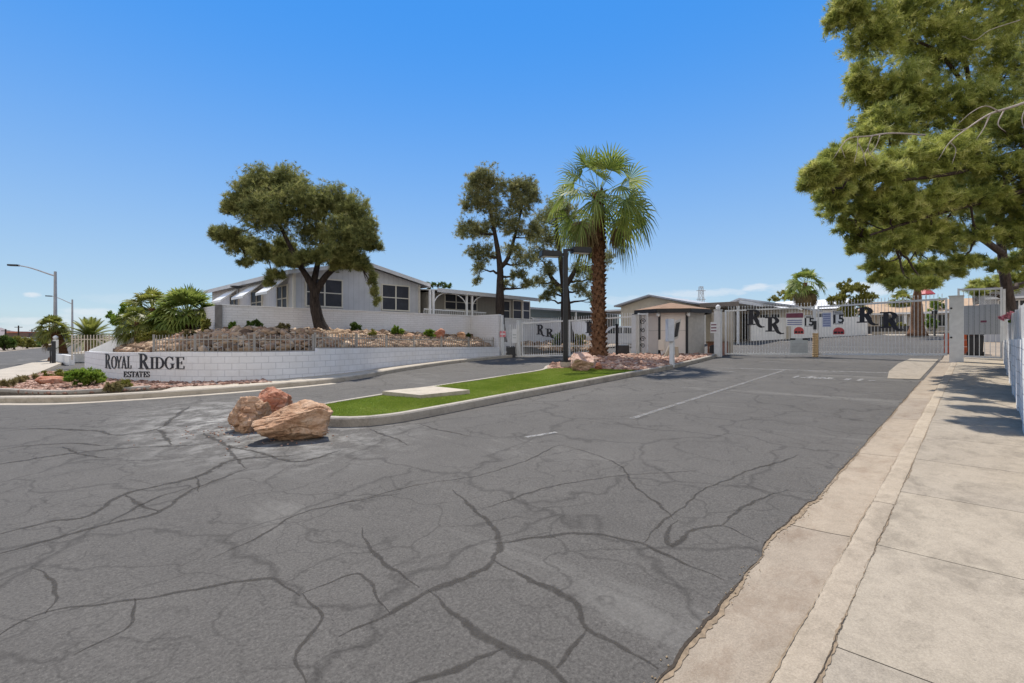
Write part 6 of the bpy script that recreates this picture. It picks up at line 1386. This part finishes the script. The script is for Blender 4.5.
# ---------------------------------------------------------------- street furniture on the left
def street_lamp(label, px, pyb, pytop, Z, arm_px, arm_py):
    b = atZ(px,338,Z); b.z = H(b.x); t = atZ(px,pytop,Z); r = thing('street_lamp', label, 'street lamp', tuple(b), 'cobra head lamps along the street'); m = MB(); m.tube([b+V(0,0,-.2),V(b.x,b.y,t.z)], [.13,.075], 10); m.build('pole', GREY_METAL, r)
    e = atZ(arm_px,arm_py,Z); s0 = V(b.x,b.y,t.z-.28*Z/31); m = MB(); pts = [s0+(V(e.x,e.y,s0.z)-s0)*q+V(0,0,(e.z-s0.z)*math.sin(q*PI/2)**1.2) for q in np.linspace(0,1,12)]; m.tube(pts, list(np.linspace(.05,.03,12)), 7); m.build('arm', GREY_METAL, r)
    d_ = (pts[-1]-pts[-2]).normalized(); pp = V(-d_.y,d_.x,0).normalized(); m = MB(); m.obox(pts[-1]+d_*-.1, d_*.33, pp*.12, V(0,0,.055)); m.build('lamp_head', DARK_PLASTIC, r, bevel=.02)
street_lamp('nearer grey street lamp rising behind the planter palm', 55.3, 361, 271.5, 31, 12, 265.2); street_lamp('farther grey street lamp behind the date palm', 72.3, 352, 299.5, 53, 48, 296)
pb_ = at(56,363.5,.13); r = thing('planter_wall', 'low white planter wall at the street end of the sign wall', 'planter', (pb_.x+.6,pb_.y,.05))
a = atZ(57.5,360,29.6); b = atZ(72,357,27); m = MB(); d_ = V(b.x-a.x,b.y-a.y,0).normalized(); k_ = V(-d_.y,d_.x,0); L = V(b.x-a.x,b.y-a.y,0).length
m.obox(((a.x+b.x)/2,(a.y+b.y)/2,.24), d_*(L/2), k_*.12, V(0,0,.38)); m.build('front_wall', WHITE_PAINT, r, bevel=.01); m = MB(); c = V(a.x,a.y,0); m.obox((c.x+k_.x*1.2,c.y+k_.y*1.2,.22), k_*1.1, d_*.1, V(0,0,.40)); m.build('side_wall', WHITE_PAINT, r, bevel=.01)
pl_ = atZ(55.6,360,29.9); r = thing('entrance_pillar', 'white pillar with a globe light beside the planter palm', 'pillar', (pl_.x,pl_.y,.05)); m = MB(); m.box(pl_.x-.13,pl_.x+.13,pl_.y-.13,pl_.y+.13,-.1,1.50); m.build('shaft', WHITE_PAINT, r); m = MB(); m.lathe([(.03,0),(.11,.05),(.14,.13),(.11,.21),(.03,.26)], V(pl_.x,pl_.y,1.5), 14); m.build('globe', SIGN_WHITE, r, smooth=True)
b = at(53.6,363,.13); m = MB(); m.box(b.x-.09,b.x+.09,b.y-.09,b.y+.09,b.z-.1,b.z+1.25); tag(m.build('sign_post', DARK_PLASTIC, loc=tuple(b)), 'dark square post on the street sidewalk in front of the white pillar', 'post')
b = at(50.4,363,.13); r = thing('street_sign', 'small dark sign on a thin post left of the white pillar', 'sign', tuple(b)); m = MB(); m.tube([b+V(0,0,-.1),b+V(0,0,.9)], .03, 8); m.build('post', DARK_PLASTIC, r); m = MB(); m.obox(b+V(0,0,.80), cr*.16, cf*.02, V(0,0,.10)); m.build('board', DARK_PLASTIC, r)
# ---------------------------------------------------------------- vehicles
TYRE = plain('tyre_rubber', (.02,.02,.02), .9, .2, 5); RIM = plain('wheel_rim', (.35,.35,.36), .4, .1, 5, metal=.6)
def make_car(name, label, loc, rz, paint, L=4.6, W=1.85, Ht=1.65, group=None):
    r = thing(name, label, 'car', loc, group); r.rotation_euler.z = rz; o_ = Vector(loc)
    def b2(m, nm, mt, **k): 
        for i, v in enumerate(m.v): m.v[i] = (v[0]+o_.x, v[1]+o_.y, v[2]+o_.z)
        return m.build(nm, mt, r, **k)
    prof = [(-.5,.28),(-.5,.62),(-.485,.86),(-.45,.98),(-.40,1.0),(-.36,1.05),(-.30,1.56),(-.24,1.63),(.06,1.65),(.12,1.60),(.24,1.06),(.40,.98),(.47,.86),(.5,.62),(.5,.30)]
    wid = lambda z: .5 if z < .9 else .5-.10*(z-.9)/.75
    m = MB(); n = len(prof)
    for sy in (-1,1):
        for x, z in prof: m.v.append((x*L, sy*wid(z)*W*(.93 if abs(x) > .47 else 1), z*Ht/1.65))
    m.f = [tuple(range(n)), tuple(range(n,2*n))[::-1]]+[((i+1)%n,i,n+i,n+(i+1)%n) for i in range(n)]; b2(m, 'body', paint, bevel=.03)
    for sy in (-1,1):
        for q in ([(-.30,1.08),(-.27,1.50),(-.11,1.54),(-.11,1.08)],[(-.09,1.08),(-.09,1.54),(.06,1.53),(.18,1.08)]):
            m = MB(); vs = [(x*L, sy*(wid(z)*W+.012), z*Ht/1.65) for x, z in q]; m.add(vs, [(0,1,2,3) if sy < 0 else (3,2,1,0)]); b2(m, 'window', GLASS_DARK)
    for q in ([(.235,1.10),(.135,1.57)],[(-.355,1.10),(-.305,1.54)]):
        m = MB(); s_ = .018 if q[0][0] > 0 else -.018; vs = [(x*L+s_, sy*(wid(z)*W-.10), z*Ht/1.65) for (x,z), sy in ((q[0],-1),(q[0],1),(q[1],1),(q[1],-1))]; m.add(vs, [(0,1,2,3)]); b2(m, 'windscreen', GLASS_DARK)
    for x in (-.31,.31):
        for sy in (-1,1):
            m = MB(); y = sy*(W*.5-.08); m.tube([V(x*L,y-.11,.33),V(x*L,y+.11,.33)], .33, 18); w = b2(m, 'wheel', TYRE); m = MB(); m.tube([V(x*L,y+sy*.112,.33),V(x*L,y+sy*.122,.33)], .2, 14); b2(m, 'rim', RIM).parent = w
    for sy in (-1,1):
        m = MB(); m.obox((.492*L,sy*W*.36,.78), V(.03,0,0), V(0,.18,0), V(0,0,.07)); b2(m, 'headlight', SIGN_WHITE); m = MB(); m.obox((-.488*L,sy*W*.38,.86), V(.03,0,0), V(0,.12,0), V(0,0,.1)); b2(m, 'tail_light', SIGN_RED)
    return r
CAR_SILVER = plain('silver_car_paint', (.58,.59,.62), .25, .04, 1, spec=.6); CAR_DARK = plain('dark_car_paint', (.02,.022,.026), .2, .1, 1, spec=.6); CAR_WHITE = plain('white_car_paint', (.72,.72,.72), .25, .03, 1, spec=.6); CAR_GREY = plain('grey_car_paint', (.16,.17,.19), .25, .05, 1, spec=.6)
b = at(617,347.5); make_car('parked_car', 'silver car parked behind the entry gate right of the palm trunk', tuple(b+V(.6,.3,0)), math.radians(115), CAR_SILVER, 4.5, 1.8, 1.55)
for px, Z, mt, rz, lab in ((17.5,88,CAR_DARK,-1.62,'dark parked car under the bushes at the far left of the street'),(24.5,95,CAR_WHITE,-1.5,'white parked car next to the dark one far up the street'),(35,112,CAR_GREY,-1.7,'grey parked car below the brown building'),(44,125,CAR_DARK,-1.4,'dark parked car farthest along the street')):
    b = atZ(px,338,Z); make_car('parked_car', lab, (b.x,b.y,H(b.x)+.0), rz, mt, 4.6 if Z < 70 else 4.4, group='cars parked along the far street')
# ---------------------------------------------------------------- far left background
for i, (px, py, Z, rx, ry, lab) in enumerate(((4,343,62,9,8,'grey green street tree at the left edge of the picture'),(14,342,66,9,7,'olive street tree above the dark parked car'),(27,343,72,8,6,'bright street tree left of the brown building'),(34,346,80,6,4,'low street tree in front of the brown building'),(42,341,95,5,3.5,'distant street tree right of the brown building'))):
    b = atZ(px,338,Z); bz = H(b.x); leafy_tree(lab, (b.x,b.y,bz), 1.3, [plobe(px,py,Z,rx,ry,150),plobe(px-rx*.5,py+2,Z,rx*.6,ry*.7,80),plobe(px+rx*.5,py+1.5,Z,rx*.6,ry*.7,80)], LEAF_DARK if i in (0,3) else LEAF_YELLOW, .12, 6, .45, .09, 'street_tree')
bb = thing('building', 'brown building with a red roof far along the street', 'building', tuple(atZ(33,346,120))); a = atZ(33,338,120); m = MB(); m.obox((a.x,a.y,1.2), cr*2.9, cf*4, V(0,0,1.6)); m.build('wall', plain('brown_stucco', (.12,.085,.07), .9, .15, 1), bb); m = MB(); m.obox((a.x-cr.x*.9,a.y-cr.y*.9,3.0), cr*1.7, cf*4.2, V(0,0,.18)); m.build('roof', plain('red_roof', (.36,.13,.08), .85, .15, 1), bb)
for k in (-1.4,0,1.4): m = MB(); c = V(a.x,a.y,1.4)+cr*k-cf*4.02; m.obox(c, cr*.4, cf*.02, V(0,0,.5)); m.build('window', GLASS_DARK, bb)
bb = thing('building', 'low grey commercial building behind the far parked cars', 'building', tuple(atZ(46,346,140))); a = atZ(46,338,140); m = MB(); m.obox((a.x,a.y,.9), cr*3.6, cf*4, V(0,0,1.5)); m.build('wall', plain('grey_stucco', (.20,.20,.22), .9, .15, 1), bb); m = MB(); m.obox((a.x,a.y,2.5), cr*3.8, cf*4.2, V(0,0,.10)); m.build('roof', GREY_METAL, bb)
for k in (-2,0,2): m = MB(); m.obox(V(a.x,a.y,.9)+cr*k-cf*4.02, cr*.6, cf*.02, V(0,0,.6)); m.build('window', GLASS_DARK, bb)
for px, pt, Z, lab in ((5.6,329,90,'leftmost wooden utility pole by the street'),(18.5,325.5,100,'tall wooden utility pole above the street trees'),(32,329,130,'utility pole in front of the distant hills')):
    b = atZ(px,338,Z); t = atZ(px,pt,Z).z; r = thing('utility_pole', lab, 'utility pole', (b.x,b.y,H(b.x)), 'utility poles along the far street'); m = MB(); m.tube([V(b.x,b.y,-.2),V(b.x,b.y,t)], [.16,.11], 8); m.build('pole', BARK_DARK, r); m = MB(); m.bar(V(b.x,b.y,t-.35)-cr*.8, V(b.x,b.y,t-.35)+cr*.8, .10, .12); m.build('crossarm', BARK_DARK, r)
def hills():
    m = MB(); n = 60; A = [math.radians(44+38+24*k/n) for k in range(n+1)]
    for k, a in enumerate(A):
        for R_k, hk in ((800,-2),(835,.5+(7+5*math.sin(k*.33)+3*math.sin(k*.9+1)+1.2*math.sin(k*2.3))*math.exp(-((k-30)/22)**2)),(880,-2)): m.v.append((R_k*math.cos(a),R_k*math.sin(a),hk+1))
    for k in range(n):
        for j in range(2): m.f.append((k*3+j,(k+1)*3+j,(k+1)*3+j+1,k*3+j+1))
    o = m.build('hills', plain('distant_hill_rock', (.20,.17,.17), .95, .2, .02), smooth=True); o['kind'] = 'structure'
hills()
# lattice transmission tower
b = atZ(701,338,170); t = atZ(701,286.5,170).z; r = thing('transmission_tower', 'distant steel lattice transmission tower behind the houses', 'pylon', (b.x,b.y,2.4)); m = MB(); zs = np.linspace(2,t,9); wf = lambda z: 1.5-(z-2)/(t-2)*1.0
for i in range(8):
    for sx in (-1,1):
        for sy in (-1,1): m.bar(V(b.x,b.y,zs[i])+cr*sx*wf(zs[i])+cf*sy*wf(zs[i]), V(b.x,b.y,zs[i+1])+cr*sx*wf(zs[i+1])+cf*sy*wf(zs[i+1]), .16)
        m.bar(V(b.x,b.y,zs[i])+cr*sx*wf(zs[i])-cf*wf(zs[i]), V(b.x,b.y,zs[i+1])-cr*sx*wf(zs[i+1])-cf*wf(zs[i+1]), .11)
    m.bar(V(b.x,b.y,zs[i+1])-cr*wf(zs[i+1]), V(b.x,b.y,zs[i+1])+cr*wf(zs[i+1]), .12)
m.build('frame', GREY_METAL, r); m = MB()
for z in (t-1.5,t-4.5): m.bar(V(b.x,b.y,z)-cr*1.6, V(b.x,b.y,z)+cr*1.6, .2)
m.build('crossarms', GREY_METAL, r)
b = ptx(934.5,47); r = thing('lamp_post', 'thin black garden lamp post near the shaggy pine trunk', 'lamp', (b.x,b.y,1.7)); m = MB(); m.tube([V(b.x,b.y,1.6),V(b.x,b.y,3.3)], .07, 8); m.build('pole', BLACK_METAL, r); m = MB(); m.lathe([(.04,0),(.15,.05),(.18,.3),(.05,.4)], V(b.x,b.y,3.3), 8); m.build('lantern', DARK_PLASTIC, r)
b = ptx(926,52); z = zpx_x(926,293,52); r = thing('parasol', 'red and white patio umbrella above the tan roof line', 'umbrella', (b.x,b.y,2.2)); m = MB(); m.tube([V(b.x,b.y,2.0),V(b.x,b.y,z+.1)], .04, 6); m.build('pole', WHITE_METAL, r); m = MB(); m.lathe([(.02,.45),(.35,.3),(.62,.0),(.60,-.03),(.3,.2),(.02,.4)][::-1], V(b.x,b.y,z-.1), 10); m.build('canopy', SIGN_RED, r)
b = atZ(893,330,40); fan_palm('fan_palm', 'distant fan palm crown beside the shaggy pine trunk', (61,5.2,2.4), 2.9, .2, .16, 24, .7, .8, 4, FROND_OLIVE, lo=-.5, nseg=12, scales=False)

# ---------------------------------------------------------------- light, sky, camera
SUN_EL, SUN_AZ = math.radians(57), math.atan2(.835,.55)     # direction towards the sun in plan
sd_ = V(math.cos(SUN_EL)*math.cos(SUN_AZ), math.cos(SUN_EL)*math.sin(SUN_AZ), math.sin(SUN_EL))
L = bpy.data.lights.new('sun','SUN'); L.energy = 4.4; L.angle = math.radians(.5); L.color = (1,.945,.86); so = bpy.data.objects.new('sun', L); COL.objects.link(so); so.rotation_euler = sd_.to_track_quat('Z','Y').to_euler(); so.location = (0,0,30)
w = bpy.data.worlds.new('World'); SC.world = w; w.use_nodes = True; nt = w.node_tree; bg = nt.nodes['Background']
sky = nt.nodes.new('ShaderNodeTexSky'); sky.sky_type = 'NISHITA'; sky.sun_disc = False; sky.sun_elevation = SUN_EL; sky.sun_rotation = PI/2-SUN_AZ; sky.air_density = .85; sky.dust_density = .0; sky.ozone_density = 1.6; sky.altitude = 600
hs = nt.nodes.new('ShaderNodeHueSaturation'); hs.inputs['Saturation'].default_value = 1.24; hs.inputs['Value'].default_value = 1.0; sep = nt.nodes.new('ShaderNodeSeparateColor'); sep.mode = 'HSV'; cmb = nt.nodes.new('ShaderNodeCombineColor'); cmb.mode = 'HSV'; nt.links.new(sky.outputs[0], sep.inputs[0])
def wmath(op, a, b):
    nd = nt.nodes.new('ShaderNodeMath'); nd.operation = op
    for i, v in enumerate((a,b)):
        if isinstance(v,(int,float)): nd.inputs[i].default_value = v
        else: nt.links.new(v, nd.inputs[i])
    return nd.outputs[0]
nt.links.new(sep.outputs[0], cmb.inputs[0]); nt.links.new(wmath('POWER', sep.outputs[1], .80), cmb.inputs[1]); nt.links.new(wmath('MULTIPLY', wmath('POWER', sep.outputs[2], .16), 3.75), cmb.inputs[2]); nt.links.new(cmb.outputs[0], hs.inputs['Color'])
# thin fair weather clouds low over the horizon
tc = nt.nodes.new('ShaderNodeTexCoord'); sp_ = nt.nodes.new('ShaderNodeSeparateXYZ'); nt.links.new(tc.outputs['Generated'], sp_.inputs[0])
def wm(op, a, b=0.0, c=None):
    nd = nt.nodes.new('ShaderNodeMath'); nd.operation = op
    for i, v in enumerate((a,b) if c is None else (a,b,c)):
        if isinstance(v,(int,float)): nd.inputs[i].default_value = v
        else: nt.links.new(v, nd.inputs[i])
    return nd.outputs[0]
az = wm('ARCTAN2', sp_.outputs[1], sp_.outputs[0]); el = wm('ARCSINE', sp_.outputs[2])
nz = nt.nodes.new('ShaderNodeTexNoise'); mp = nt.nodes.new('ShaderNodeMapping'); mp.inputs['Scale'].default_value = (14,14,44); nt.links.new(tc.outputs['Generated'], mp.inputs[0]); nt.links.new(mp.outputs[0], nz.inputs['Vector']); nz.inputs['Scale'].default_value = 2.2; nz.inputs['Detail'].default_value = 7; nz.inputs['Roughness'].default_value = .6
tot = None
def cloud_az(px): r_ = ray(px,338); return math.atan2(r_[1],r_[0])
def cloud_el(px,py): r_ = ray(px,py); return math.atan2(r_[2],math.hypot(r_[0],r_[1]))
for px, py, wpx, hpx, st in ((33,295.5,11,3.2,.75),(35,321,60,4.5,.45),(88,316,34,9,.5),(20,334,90,10,.35),(700,293.5,52,4.5,.42),(758,288,18,4.0,.6),(800,288,44,6,.35),(870,288,34,9,.5),(650,300,70,5,.25),(130,300,50,6,.12)):
    r_ = ray(px,338); sc = 1/math.hypot(r_[0],r_[1])
    qa = wm('DIVIDE', wm('SUBTRACT', az, cloud_az(px)), wpx/FOC*sc*sc); qe = wm('DIVIDE', wm('SUBTRACT', el, cloud_el(px,py)), hpx/FOC*sc)
    d2 = wm('ADD', wm('MULTIPLY', qa, qa), wm('MULTIPLY', qe, qe)); f = wm('SUBTRACT', 1.15, d2); f = wm('ADD', f, wm('MULTIPLY', wm('SUBTRACT', nz.outputs['Fac'], .5), 3.2))
    nd = nt.nodes.new('ShaderNodeClamp'); nt.links.new(f, nd.inputs[0]); g = wm('MULTIPLY', nd.outputs[0], st); tot = g if tot is None else wm('MAXIMUM', tot, g)
mx = nt.nodes.new('ShaderNodeMix'); mx.data_type = 'RGBA'; nt.links.new(tot, mx.inputs[0]); nt.links.new(hs.outputs[0], mx.inputs[6]); mx.inputs[7].default_value = (4.6,4.75,5.0,1)
hz = wm('POWER', wm('MAXIMUM', wm('SUBTRACT', 1.0, wm('DIVIDE', wm('MAXIMUM', el, 0.0), .62)), 0.0), 1.9)
hx = nt.nodes.new('ShaderNodeMix'); hx.data_type = 'RGBA'; nt.links.new(wm('MULTIPLY', hz, .86), hx.inputs[0]); nt.links.new(hs.outputs[0], hx.inputs[6]); hx.inputs[7].default_value = (2.75,3.45,4.2,1); nt.links.new(hx.outputs[2], mx.inputs[6])
# invented white cloud cover behind the camera, added as neutral fill for shaded faces
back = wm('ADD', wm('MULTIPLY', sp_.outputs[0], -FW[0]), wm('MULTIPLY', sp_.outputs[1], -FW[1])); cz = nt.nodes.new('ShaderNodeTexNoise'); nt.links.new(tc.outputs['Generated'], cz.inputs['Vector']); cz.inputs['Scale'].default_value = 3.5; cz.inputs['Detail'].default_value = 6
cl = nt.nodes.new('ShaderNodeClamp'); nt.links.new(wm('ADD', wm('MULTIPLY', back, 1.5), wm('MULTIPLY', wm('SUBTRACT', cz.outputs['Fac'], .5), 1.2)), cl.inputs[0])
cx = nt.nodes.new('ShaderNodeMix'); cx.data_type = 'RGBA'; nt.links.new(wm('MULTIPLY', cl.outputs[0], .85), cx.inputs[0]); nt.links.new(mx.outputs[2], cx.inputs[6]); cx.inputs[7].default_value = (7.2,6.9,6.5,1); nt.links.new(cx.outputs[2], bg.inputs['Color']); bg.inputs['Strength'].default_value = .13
cam = bpy.data.cameras.new('camera'); cam.sensor_width = 36; cam.lens = FOC/1024*36; cam.shift_y = (HY-341.5)/1024; cam.clip_end = 3000; cam.clip_start = .05
co = bpy.data.objects.new('camera', cam); COL.objects.link(co); co.location = (0,0,CH); co.rotation_euler = (PI/2,0,PHI-PI/2); SC.camera = co
SC.view_settings.view_transform = 'Standard'; SC.view_settings.look = 'None'; SC.view_settings.exposure = .5; SC.view_settings.gamma = 1
SC.render.resolution_x = 1024; SC.render.resolution_y = 683
SC.cycles.max_bounces = 6; SC.cycles.diffuse_bounces = 3; SC.cycles.transparent_max_bounces = 8
